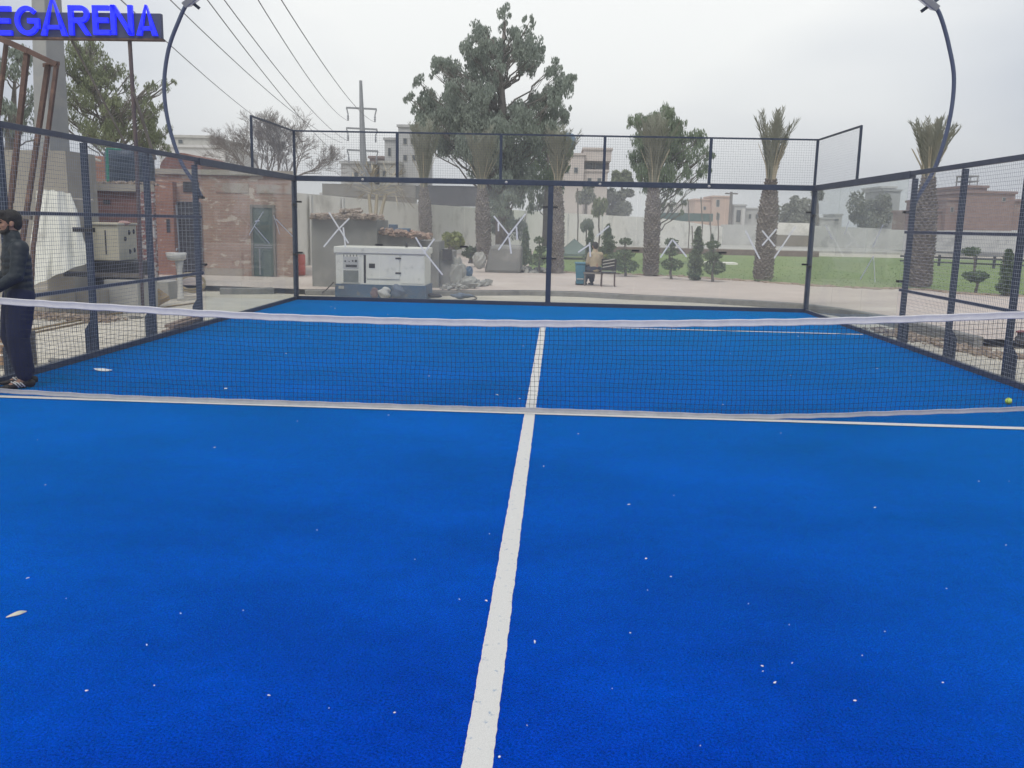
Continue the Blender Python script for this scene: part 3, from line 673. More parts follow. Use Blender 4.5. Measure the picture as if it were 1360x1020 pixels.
# lower tree to its right
clump_tree('dense green tree between the tall eucalyptus and the pinkish block with a blue tank', [(726,330),(726,260),(728,200)], 52, [(708,195,12),(722,185,14),(737,190,14),(750,195,11),(715,212,15),(735,215,15),(748,218,10),(722,238,14),(738,243,13),(705,245,12),(728,262,13),(712,270,11)], M_leafw, 800, .18, .6, 1.5, .3)
WIL = [(842,166,8),(855,160,9),(870,166,13),(886,152,11),(893,168,13),(908,165,9),(848,186,10),(865,188,14),(884,188,15),(905,185,12),(921,182,9),(932,190,8),(855,208,13),(876,212,15),(896,210,12),(918,206,10),(937,205,7),(860,230,13),(880,235,13),(905,230,9),(926,228,8),(938,222,7),(862,250,10),(890,252,8),(908,250,7),(844,210,9),(848,232,9),(894,272,5),(910,268,5),(903,284,4),(880,272,6),(922,248,5)]
clump_tree('willowy green tree with hanging twigs behind the fourth palm', [(868,335),(870,290),(872,250),(876,210),(878,180)], 44, WIL+[(x+U(-7,7),y+U(-7,7),r*.8) for x,y,r in WIL[:19]], M_leafw, 900, .15, .9, 1.5, .26, name='willow_tree', asp=4)
LFT = [(85,62,8),(98,68,11),(112,64,10),(126,62,8),(95,88,13),(112,92,14),(130,84,12),(146,88,9),(100,112,13),(120,116,14),(140,106,12),(150,114,8),(112,140,13),(132,136,13),(150,134,10),(165,134,7),(104,162,10),(126,160,14),(148,156,12),(168,150,10),(182,150,9),(201,104,5),(204,118,6),(198,132,7),(206,145,8),(192,160,11),(140,178,12),(160,175,13),(178,178,13),(198,180,12),(210,172,7),(120,182,10),(170,192,12),(200,194,9)]
clump_tree('olive green tree behind the sign pole at the left', [(150,232),(150,200),(145,170),(130,130),(112,90)], 34, LFT+[(x+U(-8,8),y+U(-6,6),r*.8) for x,y,r in LFT]+[(x+U(-10,10),y+U(-9,9),r*.8) for x,y,r in LFT], M_leafl, 620, .10, .6, 1.6, .22, asp=3.2)
clump_tree('dark leafy tree at the left edge behind the rusty frame', [(14,215),(14,180),(18,140),(20,100)], 28, [(8,70,14),(28,74,12),(10,98,15),(34,98,10),(6,124,14),(26,126,15),(12,150,14),(36,150,12),(20,172,14),(40,178,9),(4,180,12),(-14,150,18),(-16,110,18)], M_leafe, 500, .11, .5, 1.2, .2)
# small far trees
def far_tree(label, cx, cy, rx, ry, Y, mt, n=2600, lsz=.3, base=None):
    P0 = at(cx, base or cy+ry*1.3, Y); c = at(cx, cy, Y); sc = Y/FPX
    t = thing('broadleaf_tree', label, 'tree', P0); m = MB(); limb(m, P0, c, .2, .1, .1, 5); 
    f = MB(); k = 26
    for _ in range(k):
        a = Vector((U(-1,1), U(-1,1), U(-1,1))); a = a.normalized()*rnd()**.4*U(.8,1.2); a.z = max(a.z, -.75)
        p = c+Vector((a.x*rx*sc*.85, a.y*rx*sc*.85, a.z*ry*sc*.85)); limb(m, c-Vector((0,0,ry*sc*.5)), p, .05, .015, .2, 3, 3)
        leaves(f, p, min(rx, ry)*sc*U(.2,.5), n//k, lsz, 0, 1, 2.4, .1)
    m.build('trunk', M_bark, t); f.build('crown', mt, t); return t
far_tree('round greyish tree above the white wall, right of the fifth thin lamp post', 817, 272, 24, 30, 96, M_leafd, 5200, .42, 318)
far_tree('low yellowish tree top just left of the willowy tree', 826, 236, 18, 10, 110, M_leafl, 2200, .45, 300)
far_tree('grey green tree behind the white wall, right of the fifth palm', 1058, 282, 27, 26, 100, M_leafd, 5000, .45, 318)
far_tree('wide green tree seen through the right glass panels', 1157, 284, 31, 26, 99, M_leafd, 5600, .36, 318)
far_tree('small tree top seen at the right end of the back wall frame', 1085, 258, 9, 7, 100, M_leafd, 900, .4, 300)
far_tree('small pale tree beside the third palm, behind the white wall', 778, 262, 12, 18, 80, M_leafd, 2000, .36, 318)
# bare tree
def bare_tree():
    Y = 46; b = at(362, 262, Y); t = thing('bare_tree', 'wide leafless tree with a dense fan of twigs behind the red brick house', 'tree', b); m = MB()
    def grow(p, d, ln, r, k):
        q = p+d*ln; mid = p.lerp(q, .5)+Vector((U(-1,1),U(-1,1),U(-1,1)))*ln*.07
        m.tube([p, mid, q], [r, r*.85, r*.68], 5 if k < 2 else 3, False)
        if k == 6: return
        for _ in range(3 if k < 4 else 4):
            e = (d+Vector((U(-1,1)*.75, U(-1,1)*.6, U(-.35,.6)))).normalized(); grow(q if rnd() > .3 else mid, e, ln*U(.62,.84), max(r*.58, .006), k+1)
    for dx in (-.75,-.4,-.1,.2,.5,.85): grow(b+Vector((dx*.6,U(-.3,.3),0)), Vector((dx*.85, U(-.3,.3), 1)).normalized(), 1.25, .075, 0)
    m.build('branches', M_twig, t)
bare_tree()
def bare2():
    Y = 60; b = at(300, 235, Y); t = thing('bare_tree', 'thin leafless bush beside the far pale house at the left', 'tree', b); m = MB()
    for _ in range(90):
        d = Vector((U(-1,1), U(-1,1), U(.1,1))).normalized(); limb(m, b, b+d*U(1,2.6), .03, .008, .3, 4, 3)
    m.build('branches', M_twig, t)
bare2()

# date palms with tied, upright fronds
def frond(mb, base, d0, ln, bend, lw=.34, np=24, curl=0):
    p = Vector(base); d = Vector(d0).normalized(); pts = [p.copy()]; n = 10
    side = d.cross(_Z); side = side.normalized() if side.length > 1e-3 else Vector((1,0,0))
    outd = Vector((d.x, d.y, 0)); outd = outd.normalized() if outd.length > 1e-4 else Vector((1,0,0))
    for i in range(n):
        d = (d+outd*bend/n*(i/n+.3)).normalized(); p = p+d*ln/n; pts.append(p.copy())
    mb.tube(pts, [.030*(1-.8*i/n)+.004 for i in range(n+1)], 4, False)
    for k in range(np):
        t = .22+.78*k/np; f = t*n; i = min(int(f), n-1); q = pts[i].lerp(pts[i+1], f-i); tg = (pts[i+1]-pts[i]).normalized()
        L_ = lw*math.sin(math.pi*min(1,(t-.12)))**.6*U(.8,1.1)
        for s in (-1, 1):
            ld = (tg*1.0+side*s*U(.35,.7)+outd*U(-.3,.3)).normalized(); e = q+ld*L_; wv = tg.cross(ld).normalized().cross(ld)*.013
            mb.add([q-wv, q+ld*L_*.5-wv*1.1, e, q+ld*L_*.5+wv*1.1, q+wv], [(0,1,2,3,4)])
def date_palm(label, bx, by, wpx, tpx, tpy, fpy, hw, Y, nf=30, tied=True):
    b = at(bx, by, Y); tp = at(tpx, tpy, Y); top = at(tpx, fpy, Y); t = thing('date_palm', label, 'palm tree', b, 'date palms with tied upright fronds')
    r = wpx/2*Y/FPX; H = tp.z-b.z; m = MB()
    prof = []; n = 14
    pts = [b.lerp(tp, i/n) for i in range(n+1)]; rad = [r*(1.02 if i < n*.6 else 1.02-.55*((i/n-.6)/.4)**1.5) for i in range(n+1)]
    m.tube(pts, [q*.86 for q in rad], 12)
    rows = int(H/.10)
    for j in range(rows):
        tt = j/rows; c = b.lerp(tp, tt); f = tt*n; i = min(int(f), n-1); rr = (rad[i]+(rad[i+1]-rad[i])*(f-i))*.86; kk = 13
        for k in range(kk):
            a = 2*math.pi*(k+(j%2)*.5+U(-.12,.12))/kk; o = Vector((math.cos(a), math.sin(a), 0)); s = Vector((-o.y, o.x, 0)); wv = rr*.27*U(.8,1.1); hh = .13*U(.8,1.3); pr = .05*U(.6,1.5)+rr*.10
            q = c+o*rr*.92
            m.add([q-s*wv, q+s*wv, q+o*pr+s*wv*.55+_Z*hh, q+o*pr-s*wv*.55+_Z*hh, q-s*wv*.5+_Z*hh*1.25, q+s*wv*.5+_Z*hh*1.25], [(0,1,2,3),(3,2,5,4),(0,3,4),(1,5,2)])
    m.build('trunk', M_palmt, t)
    fh = top.z-tp.z; hwm = hw*1.22*Y/FPX; fm = MB(); ang = hwm/fh
    for k in range(nf):
        a = 2*math.pi*k/nf+U(-.2,.2); rr = math.sqrt((k+.5)/nf); o = Vector((math.cos(a), math.sin(a), 0)); sp = ang*rr*U(.6,1.15)*.9
        ln = fh*U(.74,1.0)*(1-.08*rr)
        frond(fm, tp+o*r*.3+_Z*(-.1), _Z+o*sp*.55, ln, sp*2.1, .40*min(1, fh/3), 20)
    fm.build('fronds', M_frond, t)
    dm = MB()
    for k in range(7):
        a = U(0, 6.28); o = Vector((math.cos(a), math.sin(a), 0)); p0 = tp+o*r*.35-_Z*.15
        dm.tube([p0, p0+o*.12+_Z*fh*.25, p0+o*(.2+hwm*.3)+_Z*fh*.5], [.03,.022,.01], 4)
    dm.build('dry_stalks', M_frondd, t)
    return t
date_palm('slim date palm farthest left, behind the generator and rubble wall', 566, 318, 17, 563, 250, 148, 24, 40)
date_palm('date palm in front of the tall eucalyptus, behind the grey covered block', 643, 345, 20, 640, 252, 160, 26, 36.5)
date_palm('date palm just right of the centre post of the back wall', 740, 362, 17, 741, 250, 152, 24, 33.6)
date_palm('date palm in front of the willowy tree', 864, 364, 21, 868, 246, 138, 24, 33.3)
date_palm('date palm near the right end of the back wall, fronds clear against the sky', 1013, 371, 26, 1024, 240, 130, 25, 31.6, 24)
date_palm('stout date palm beyond the right side fence, behind the floodlight pole', 1221, 381, 30, 1233, 238, 142, 27, 29.3, 40)
def fan_palm():
    Y = 30; b = at(497, 312, Y); t = thing('fan_palm', 'dry fan palm drooping above the grey rubble topped wall', 'palm tree', b); m = MB(); c = at(500, 258, Y)
    for dx in (-.25, .02, .3): m.tube([b+Vector((dx*.2,0,0)), c+Vector((dx,0,.0))], [.07,.05], 6)
    m.build('trunk', M_frondd, t); f = MB()
    for k in range(20):
        a = U(-.7, 2.2) if k > 5 else U(2, 3.6); o = Vector((math.cos(a), U(-.6,.6), math.sin(a)*.9)).normalized(); p = c+Vector((U(-.3,.3),0,U(-.1,.2))); q = p+o*U(.5,.9)
        f.tube([p, q], .012, 3, False)
        for j in range(12):
            s = (o+Vector((U(-.7,.7), U(-.5,.5), U(-1.1,.2)))).normalized(); e = q+s*U(.35,.65); w_ = s.cross(_Z).normalized()*.02
            f.add([q, q.lerp(e,.5)+w_, e, q.lerp(e,.5)-w_], [(0,1,2,3)])
    f.build('fronds', M_frondd, t)
fan_palm()

# clipped tiered shrubs and cones
def topiary(label, x, yb, tiers, Y, mt=None):
    b = at(x, yb, Y); t = thing('tiered_shrub', label, 'shrub', b, 'clipped shrubs along the lawn'); sc = Y/FPX; m = MB(); top = at(x, tiers[0][1], Y)
    limb(m, b-_Z*.1, top, .05, .02, .25, 5, 6); f = MB()
    for dx, y, rx, ry in tiers:
        c = at(x+dx, y, Y); leaves(f, c, (rx*sc, rx*sc*.8, ry*sc), int(300*max(rx,6)/10*max(1,ry/6)), .085, 0, 1, 2, .2)
        limb(m, b.lerp(top, .3), c, .02, .012, .2, 3, 4)
    m.build('stem', M_bark, t); f.build('foliage', mt or M_topi, t)
def cone(label, x, yb, yt, hw, Y, mt=None, n=2600):
    b = at(x, yb, Y); tp = at(x, yt, Y); t = thing('conical_shrub', label, 'shrub', b); m = MB(); m.tube([b-_Z*.1, tp-_Z*.2], [.05,.015], 6); m.build('stem', M_bark, t)
    f = MB(); H = tp.z-b.z; R = hw*Y/FPX
    for k in range(40):
        tt = (k+.5)/40; rr = R*(1-tt)**.6*min(1, .55+tt*4); a = U(0,6.28); q = rnd()*.6
        leaves(f, b+_Z*H*tt*.95+Vector((math.cos(a), math.sin(a), 0))*rr*q, (rr*.6+.06, rr*.6+.06, H*.07), n//40, .10, 0, 1, 2.2, .2)
    f.build('foliage', mt or M_topi, t)
topiary('three tiered clipped shrub left of the fourth palm', 831, 363, [(0,321,9,5),(-2,338,15,7),(0,353,18,9)], 32.5)
topiary('three tiered clipped shrub between the fourth palm and the tall cone shrub', 892, 368, [(0,322,9,6),(-1,334,11,6),(1,351,15,8)], 31.5)
topiary('three tiered clipped shrub just right of the tall cone shrub', 947, 371, [(0,325,10,5),(-1,340,13,6),(2,355,15,10)], 30.6)
topiary('flat topped clipped shrub on the lawn seen through the right mesh fence', 1296, 384, [(-6,334,12,6),(0,366,17,6),(0,371,11,4)], 27.5)
topiary('two tiered clipped shrub at the left side of the centre post', 716, 362, [(0,319,7,5),(2,331,8,5),(-3,345,15,8)], 33.5)
topiary('clipped shrub close behind the seated person', 815, 360, [(-2,344,10,6),(0,352,12,7)], 33.8)
cone('tall dark cone shaped shrub between two tiered shrubs', 924, 371, 300, 13, 31.2)
cone('cone shaped shrub near the right edge of the photograph, beyond the mesh fence', 1334, 388, 330, 13, 27)
cone('slender conifer behind the grey covered block', 697, 350, 302, 8, 38)
cone('pointed conifer standing behind the seated person', 806, 345, 297, 14, 42)
cone('small pointed shrub left of the blue bin', 783, 350, 302, 10, 44)
cone('rounded green bush beside the tall lamp post, in front of the white wall', 944, 350, 310, 6, 60, M_topi, 1200)
far_tree('yellow green bush growing above the rubble beside the second palm', 600, 318, 16, 13, 36, M_topiy, 3000, .16, 342)
far_tree('low dark green bush at the foot of the second palm', 628, 336, 14, 8, 37, M_topi, 1800, .14, 350)
far_tree('yellowish shrub right beside the seated person', 800, 343, 9, 5, 34, M_topiy, 900, .1, 352)
def thin_tree(label, x, yb, yt, Y, r, mt):
    b = at(x, yb, Y); tp = at(x+1, yt, Y); t = thing('young_tree', label, 'tree', b); m = MB(); limb(m, b, tp, .05, .03, .06, 6, 6); m.build('trunk', M_bark, t)
    f = MB(); R = r*Y/FPX
    for _ in range(16):
        a = Vector((U(-1,1),U(-1,1),U(-.8,1)))*R*.6; leaves(f, tp+a, R*.4, 70, .17, .7, 1.3, 3, .1)
    f.build('crown', mt, t)
thin_tree('slender young tree with a drooping top in front of the white wall', 795, 350, 276, 45, 13, M_leafl)
thin_tree('small tree with a thin hanging crown beside the slender young tree', 778, 350, 300, 46, 10, M_leafe)

# ------------------------------------------------------------------ far walls and buildings
def wallseg(name, label, pts, m_, th=.22, cat='wall', group=None, grooves=0):
    """pts: list of (x, y, z_bottom, z_top) along the wall"""
    t = MB(); n = len(pts); vs = []
    for i, (x, y, z0, z1) in enumerate(pts):
        a = Vector(pts[max(i-1,0)][:2]); b = Vector(pts[min(i+1,n-1)][:2]); d = (b-a).normalized(); q = Vector((-d.y, d.x))*th
        vs += [(x,y,z0),(x,y,z1),(x+q.x,y+q.y,z1),(x+q.x,y+q.y,z0)]
    fs = []
    for i in range(n-1):
        for k in range(4): fs.append((i*4+k, (i+1)*4+k, (i+1)*4+(k+1)%4, i*4+(k+1)%4))
    fs += [(0,1,2,3), tuple((n-1)*4+k for k in (3,2,1,0))]; t.add(vs, fs)
    o = t.build(name, m_); tag(o, label, cat, group); return o
def onwall(x, ytop, Y): p = at(x, ytop, Y); return (p.x, Y, 0.0, p.z)
WW = [onwall(392,256,34), onwall(440,260,37.5), onwall(530,268.5,45), onwall(600,273.5,52), onwall(700,280,64), onwall(780,284.5,74), onwall(875,289.5,88), onwall(915,295,92), onwall(960,301.5,96)]
wallseg('boundary_wall', 'long whitewashed boundary wall running back behind the palms', WW, M_wall)
# pilaster joints on the white wall
wp = thing('lamp_posts', None, None) if False else None
for x in (412,455,700,755,800,812,838,862):
    i = interp([(392,34),(440,37.5),(530,45),(600,52),(700,64),(780,74),(875,88)], x); yt = interp([(392,256),(440,260),(530,268.5),(600,273.5),(700,280),(780,284.5),(875,289.5)], x)
    a, b = at(x-1.1, yt, i-.4), at(x+1.1, yt, i-.4); m = MB(); m.box(a.x, b.x, i-.42, i-.12, 0, a.z-.05)
    tag(m.build('wall_buttress', M_wallg), 'thin grey buttress standing against the long whitewashed wall', 'buttress', 'buttresses along the white wall')
for x, yt, Yp in ((913,268,70),(918,300,70),(930,262,68),(942,285,69),(952,282,69),(766,250,60)):
    g = at(x, 350, Yp); p = at(x+1, yt, Yp); m = MB(); m.tube([(g.x,Yp,0),(g.x+.0,Yp,(p.z)*.5),(p.x,Yp,p.z)], .045, 6)
    lab = {913:'thin dark pole just right of the fourth palm crown, in front of the white wall', 918:'short thin pole right beside the cone shrub', 930:'taller thin pole in front of the dark canopy', 942:'thin pole left of the peach house', 952:'thin pole in front of the peach house', 766:'thin leaning pole right of the third palm'}[x]
    tag(m.build('thin_pole', M_bark), lab, 'pole')
# grey far wall on the right
def zt(x, y, Y): p = at(x, y, Y); return (p.x, Y, 0.0, p.z)
wallseg('boundary_wall', 'grey boundary wall far behind the lawn, right of the white wall', [zt(958,298,97), zt(1010,299,97), zt(1090,300,97), zt(1180,304,96), zt(1270,303,95), zt(1400,309,94)], M_wallg)
m = MB(); pxbox(m, 1028, 1076, 296, 312, 95, .3); tag(m.build('wall_panel', M_wall), 'pale plastered panel on the far grey wall behind the fifth palm', 'wall')
m = MB(); pxbox(m, 1020, 1078, 312.5, 327, 94, .4); tag(m.build('fence_panel', mat('brown_cloth', (.20,.17,.12), (.16,.14,.10), 1)), 'brown cloth covered fence below the pale panel behind the fifth palm', 'fence')
# dark canopies above the white wall
M_can = mat('dark_shade_cloth', (.07,.075,.085), (.10,.10,.11), 1.5, .8); M_cang = mat('green_shade_cloth', (.05,.10,.09), (.07,.13,.11), 2, .8)
def canopy(label, x0, x1, y0, y1, Y, mt):
    t = thing('shade_canopy', label, 'canopy', (at((x0+x1)/2, y1, Y).x, Y, 0)); m = MB(); a, b, lo, hi = pxbox(m, x0, x1, y0, y1, Y, 3); m.build('shade_cloth', mt, t)
    for x in (a+.1, b-.1):
        m = MB(); m.box(x-.05, x+.05, Y+1, Y+1.1, 0, lo-.002); m.build('post', M_bark, t)
canopy('long dark canopy above the white wall behind the second palm', 556, 668, 247, 273, 56, M_can)
canopy('narrow green shade canopy above the end of the white wall', 872, 947, 283, 293.5, 94, M_cang)
# concrete slab over the wall at the left
m = MB(); pxbox(m, 428, 552, 245, 261.5, 50, 4); sl = m.build('slab', M_conc); tag(sl, 'long stained grey concrete slab resting over the white wall at the left', 'concrete slab')
m = MB(); pxbox(m, 425, 550, 257, 330, 51, 1); tag(m.build('rendered_wall', M_wallg), 'rendered grey wall under the long concrete slab', 'wall')

def building(name, label, rects, Y, wins=(), dep=8, wmat=None, cat='building', extra=()):
    """rects: (x0,x1,ytop,ybottom,material,dy) volumes; wins: (x0,x1,y0,y1) openings on the front"""
    t = thing(name, label, cat, (at((rects[0][0]+rects[0][1])/2, 300, Y).x, Y, 0))
    for x0, x1, y0, y1, mt, dy in rects:
        m = MB(); a, b, lo, hi = pxbox(m, x0, x1, y0, y1, Y+dy, dep); m2 = MB(); m.build('wall', mt, t)
        e = .12; m2.box(a-e, b+e, Y+dy-e, Y+dy+dep+e, hi+.003, hi+.20); m2.build('parapet', mt, t)
    for x0, x1, y0, y1, dy in wins:
        m = MB(); a, b, lo, hi = pxbox(m, x0, x1, y0, y1, Y+dy-.05, .09); fr = m.build('window', wmat or M_concl, t)
        q = (b-a)*.12; m = MB(); m.box(a+q, b-q, Y+dy-.064, Y+dy-.052, lo+q, hi-q); m.build('pane', M_pane, fr)
    for f in extra: f(t)
    return t
M_bgrey = mat('far_grey_render', (.44,.44,.43), (.37,.37,.36), .5, .9, c3=(.24,.24,.235), s3=.3)
M_bwhite = mat('far_white_render', (.58,.57,.55), (.52,.51,.49), .5, .9, c3=(.42,.41,.39), s3=.3)
M_bpeach = mat('peach_render', (.56,.41,.33), (.50,.37,.30), .5, .9)
M_bpink = mat('pinkish_render', (.56,.50,.45), (.50,.44,.40), .4, .9, c3=(.42,.37,.34), s3=.3)
M_bbrown = mat('brown_far_render', (.27,.20,.18), (.22,.165,.15), .6, .9)
building('house', 'pale two step house far behind the left floodlight pole', [(214,300,196,290,M_bwhite,0),(228,279,183,196,M_concl,1)], 72, [(236,243.5,184.5,191.5,1)], 8)
building('unfinished_building', 'grey unfinished concrete building with an open stair tower behind the left of the back wall',
   [(529,561,169,262,M_bgrey,0),(511,529,186,262,M_bgrey,1.5),(491,511,210.5,262,M_bbrown,3),(504,528.5,217,262,M_concl,-2),(453,494,217.5,262,M_bgrey,-3)], 74,
   [(515,519.5,196,207.5,1.5),(535,541,183,192,0),(545,551,183,192,0),(535,541,205,214,0),(547,553,205,214,0),(495,499,225,233,-2.0) if False else (508,513,226,235,-2),(470,476,228,236,-3)], 6)
building('apartment_block', 'pinkish flat roofed block with a balcony and a blue water tank behind the third palm',
   [(744,775,206,290,M_bpink,0),(775,812,199,213.5,M_bpink,.3),(775,806,228,290,M_bpink,.6)], 88, [(777,788,215.5,226,3.0),(790,804,215.5,226,3.0),(750,756,222,230,0),(762,768,222,230,0),(780,786,236,243,.6),(793,799,236,243,.6)], 7,
   extra=(lambda t: (lambda m: (pxbox(m, 774.5, 809, 213.8, 227.7, 91.2, 3), m.build('balcony', M_bbrown, t)))(MB()),
          lambda t: (lambda m: (m.lathe(at(753.5, 199, 90), [(.2,-.0),(.75,.05),(.78,.6),(.78,1.1),(.6,1.45),(.2,1.6)], 16), m.build('water_tank', mat('blue_tank', (.10,.17,.25), (.13,.20,.28), 2, .6), t, True)))(MB())))
building('house', 'peach house with a square tower and two tall windows behind the lawn', [(922,950,266,300,M_bpeach,0),(945.5,970,262,300,M_bpeach,-1.2)], 120, [(951,956,265,275,-1.2),(951,956,283,292.5,-1.2),(934,938,274,279,0)], 7)
building('gate_building', 'low grey building with a white pillared porch right of the peach house', [(975,990,273.5,300,M_bgrey,0),(990,1014,278,300,M_bgrey,1)], 118, [(977,984.5,278,296,0),(994,998,284,291,1),(1003,1007,284,291,1)], 5)
m = MB(); pxbox(m, 985.5, 989, 277, 300, 116, .8); tag(m.build('pillar', M_bwhite), 'white pillar in front of the low grey building', 'pillar')
def utility(label, x0, y0, x1, y1, Y, arm=None, r=.14):
    a, b = at(x0, y0, Y), at(x1, y1, Y); t = thing('utility_pole', label, 'utility pole', a); m = MB(); m.tube([a, b], [r, r*.7], 8); m.build('pole', M_bark, t)
    if arm:
        m = MB(); m.box(b.x-arm, b.x+arm, Y-.08, Y+.08, b.z-.25, b.z-.1); m.build('crossarm', M_bark, t)
utility('brown utility pole beside the peach house tower', 969, 305, 971.5, 255, 105, .7, .22)
building('house', 'white house just visible between the willowy tree and the peach house', [(882,922,271,300,M_bwhite,0)], 126, [(890,894,276,282,0)], 6)
building('ruined_house', 'small broken grey house low behind the right corner of the glass', [(1089,1108,291,303,M_bgrey,0),(1108,1118,286,303,M_bgrey,.5)], 120, [(1105,1115,289.5,295,.4)], 5)
building('house', 'tall pale block seen at the right edge of the right glass panels', [(1172,1194,254,306,M_bgrey,0),(1170,1190,250,254,M_bwhite,.4)], 100, [(1178,1184,262,270,0)], 6)
def tank_frame(t):
    m = MB(); a, b, lo, hi = at(1287,245,80).x, at(1305,245,80).x, at(1296,247,80).z, at(1296,233,80).z
    for x in (a, b):
        for y in (81, 82.5): m.tube([(x,y,lo-.1),(x,y,hi)], .05, 5)
    for z in (lo+.5*(hi-lo), hi): m.box(a-.06, b+.06, 80.9, 82.6, z-.05, z+.05)
    m.build('roof_frame', M_conc, t)
building('brick_building', 'big stepped red brick building with a roof frame beyond the right side fence',
   [(1281,1346,257,306,M_brickf,0),(1283.5,1311,249.5,257,M_brickf,.8),(1256,1281,266,306,M_brickf,1.2),(1236,1256,281,306,M_brickf,2),(1346,1380,268,306,M_brickf,2.5)], 78, [(1331,1336,262,268,0),(1245,1252,272,278,2) if False else (1262,1267,275,282,1.2)], 9, extra=(tank_frame,))
m = MB(); pxbox(m, 1300, 1326, 254.5, 256, 77.7, .2); m2 = m
# low pipe rail at the far edge of the lawn on the right
t = thing('pipe_rail', 'low dark rail with posts along the far lawn edge, beyond the right side fence', 'rail', at(1200, 346, 50)); m = MB()
a, b = at(1196, 340, 52), at(1420, 348, 46); strip(m, a, b, .10, .08); strip(m, a-_Z*.26, b-_Z*.26, .08, .06); m.build('rail', M_dark, t)
for k in range(9):
    p = a.lerp(b, (k+.3)/9); m = MB(); m.box(p.x-.06, p.x+.06, p.y-.05, p.y+.05, .1, p.z+.15); m.build('post', M_dark, t)
# green tent roof
t = thing('garden_tent', 'grey green tent with a sloping roof behind the third palm and the seated person', 'tent', (at(764,340,48).x, 48, 0)); m = MB()
a, b = at(742,336,48), at(788,336,48); c = at(763,317,48); zz = a.z
m.add([(a.x,47,zz),(b.x,47,zz),(b.x,50,zz),(a.x,50,zz),(c.x,48.5,c.z),(a.x,47,zz-.12),(b.x,47,zz-.12),(b.x,50,zz-.12),(a.x,50,zz-.12)], [(0,1,4),(1,2,4),(2,3,4),(3,0,4),(5,6,1,0),(6,7,2,1),(7,8,3,2),(8,5,0,3),(8,7,6,5)])
m.build('roof', mat('tent_green', (.12,.17,.15), (.15,.20,.17), 2, .8), t)
for x in (a.x+.1, b.x-.1):
    for y in (47.1, 49.9): m = MB(); m.box(x-.03, x+.03, y-.03, y+.03, .13, zz-.121); m.build('pole', M_conc, t)

# ------------------------------------------------------------------ power line
M_steel = mat('far_pylon_steel', (.24,.25,.26), (.20,.21,.22), 2, .6)
YP = 70
t = thing('power_pole', 'tall steel power pole with three cross arms behind the left end of the back wall', 'power pole', at(485, 262, YP))
m = MB(); m.tube([at(486,262,YP), at(482,200,YP), at(479,107,YP)], [.30,.25,.11], 10); m.build('pole', M_steel, t)
arms = [(145,460,500),(172,460,501),(201,461,502)]
ends = {}
for k, (y, x0, x1) in enumerate(arms):
    a, b = at(x0, y-2, YP), at(x1, y, YP); m = MB(); strip(m, a, b, .13, .13)
    for p, s in ((a, -1), (b, 1)): m.tube([p, p+Vector((s*-.12,0,-.45))], .05, 5)
    m.build('cross_arm', M_steel, t)
    for p, s in ((a, -1), (b, 1)):
        m = MB(); q = p+Vector((s*-.12,0,-.45)); m.lathe(q-_Z*.5, [(.02,0),(.08,.05),(.05,.12),(.09,.2),(.05,.27),(.08,.35),(.03,.5)], 8); m.build('insulator', M_lampm, t)
        ends[(k, s)] = q-_Z*.5
M_cable = mat('overhead_cable', (.16,.16,.17), (.20,.20,.21), 4, .6)
def wire(px0, py0, Y0, q, lab, sag=.5, r=.013):
    a = at(px0, py0, Y0); b = Vector(q); P = []
    for i in range(25):
        tt = i/24; P.append(a.lerp(b, tt)-_Z*sag*4*tt*(1-tt))
    m = MB(); m.tube(P, r, 4); tag(m.build('overhead_cable', M_cable), lab, 'cable', None)
for args in ((370,-6,22,ends[(0,1)],'overhead cable nearest the top arm of the power pole, highest in the sky'), (338,-8,22,ends[(0,-1)],'overhead cable just left of the highest one'),
             (292,-8,22,ends[(1,-1)],'overhead cable crossing to the middle arm of the power pole'), (268,-10,22,ends[(2,-1)],'overhead cable crossing to the lowest arm of the power pole'),
             (214,-12,22,at(455,190,72),'lower overhead cable running behind the wing of the left side fence')): wire(*args)
wire(150,-10,20,at(372,176,72),'lowest overhead cable, passing the end of the sign board', .3)

# ------------------------------------------------------------------ behind the glass: generator, rubble walls, blocks
def rubble(name, label, pts, s0, s1, n, mt, spread=(.25,.2,.05)):
    m = MB()
    for _ in range(n):
        f = rnd()*(len(pts)-1); i = int(f); p = Vector(pts[i]).lerp(Vector(pts[i+1]), f-i)+Vector((U(-1,1)*spread[0], U(-1,1)*spread[1], U(-.3,1)*spread[2])); s = U(s0, s1)
        m.obox(p, (s*U(.7,1.8), s*U(.7,1.3), s*U(.4,.9)), (U(-.5,.5), U(-.5,.5), U(0,3.1)))
    o = m.build(name, mt); tag(o, label, 'rubble', kind='stuff'); return o
M_gen = mat('generator_cream_paint', (.80,.79,.70), (.74,.73,.65), 2.5, .45, .02, 30, c3=(.34,.34,.28), s3=3.5, f3=(.58,.8))
M_gend = mat('generator_blue_base', (.045,.115,.20), (.085,.12,.17), 3, .55, .1, 30, c3=(.16,.16,.15), s3=5, f3=(.58,.7))
YGEN = 22.0
g = thing('generator', 'cream canopied diesel generator on a dark blue base just behind the glass back wall', 'generator', (at(505,395,YGEN).x, YGEN, 0))
def gpx(name, x0, x1, y0, y1, dy, dep, mt, par, bevel=.004, label=None):
    m = MB(); pxbox(m, x0, x1, y0, y1, YGEN+dy, dep); o = m.build(name, mt, par, bevel=bevel)
    if label: o['label'] = label
    return o
gpx('body', 446, 564, 337.5, 378.2, 0, 1.05, M_gen, g)
gpx('roof', 443, 566, 328.5, 337.2, -.04, 1.13, M_gen, g, .02)
gpx('base', 445, 566, 378.4, 398, -.02, 1.1, M_gend, g)
cp = gpx('control_panel', 453, 478, 339.5, 376, -.022, .020, M_gen, g)
gpx('gauge_board', 455.5, 476, 341, 357, -.03, .007, M_wallg, cp)
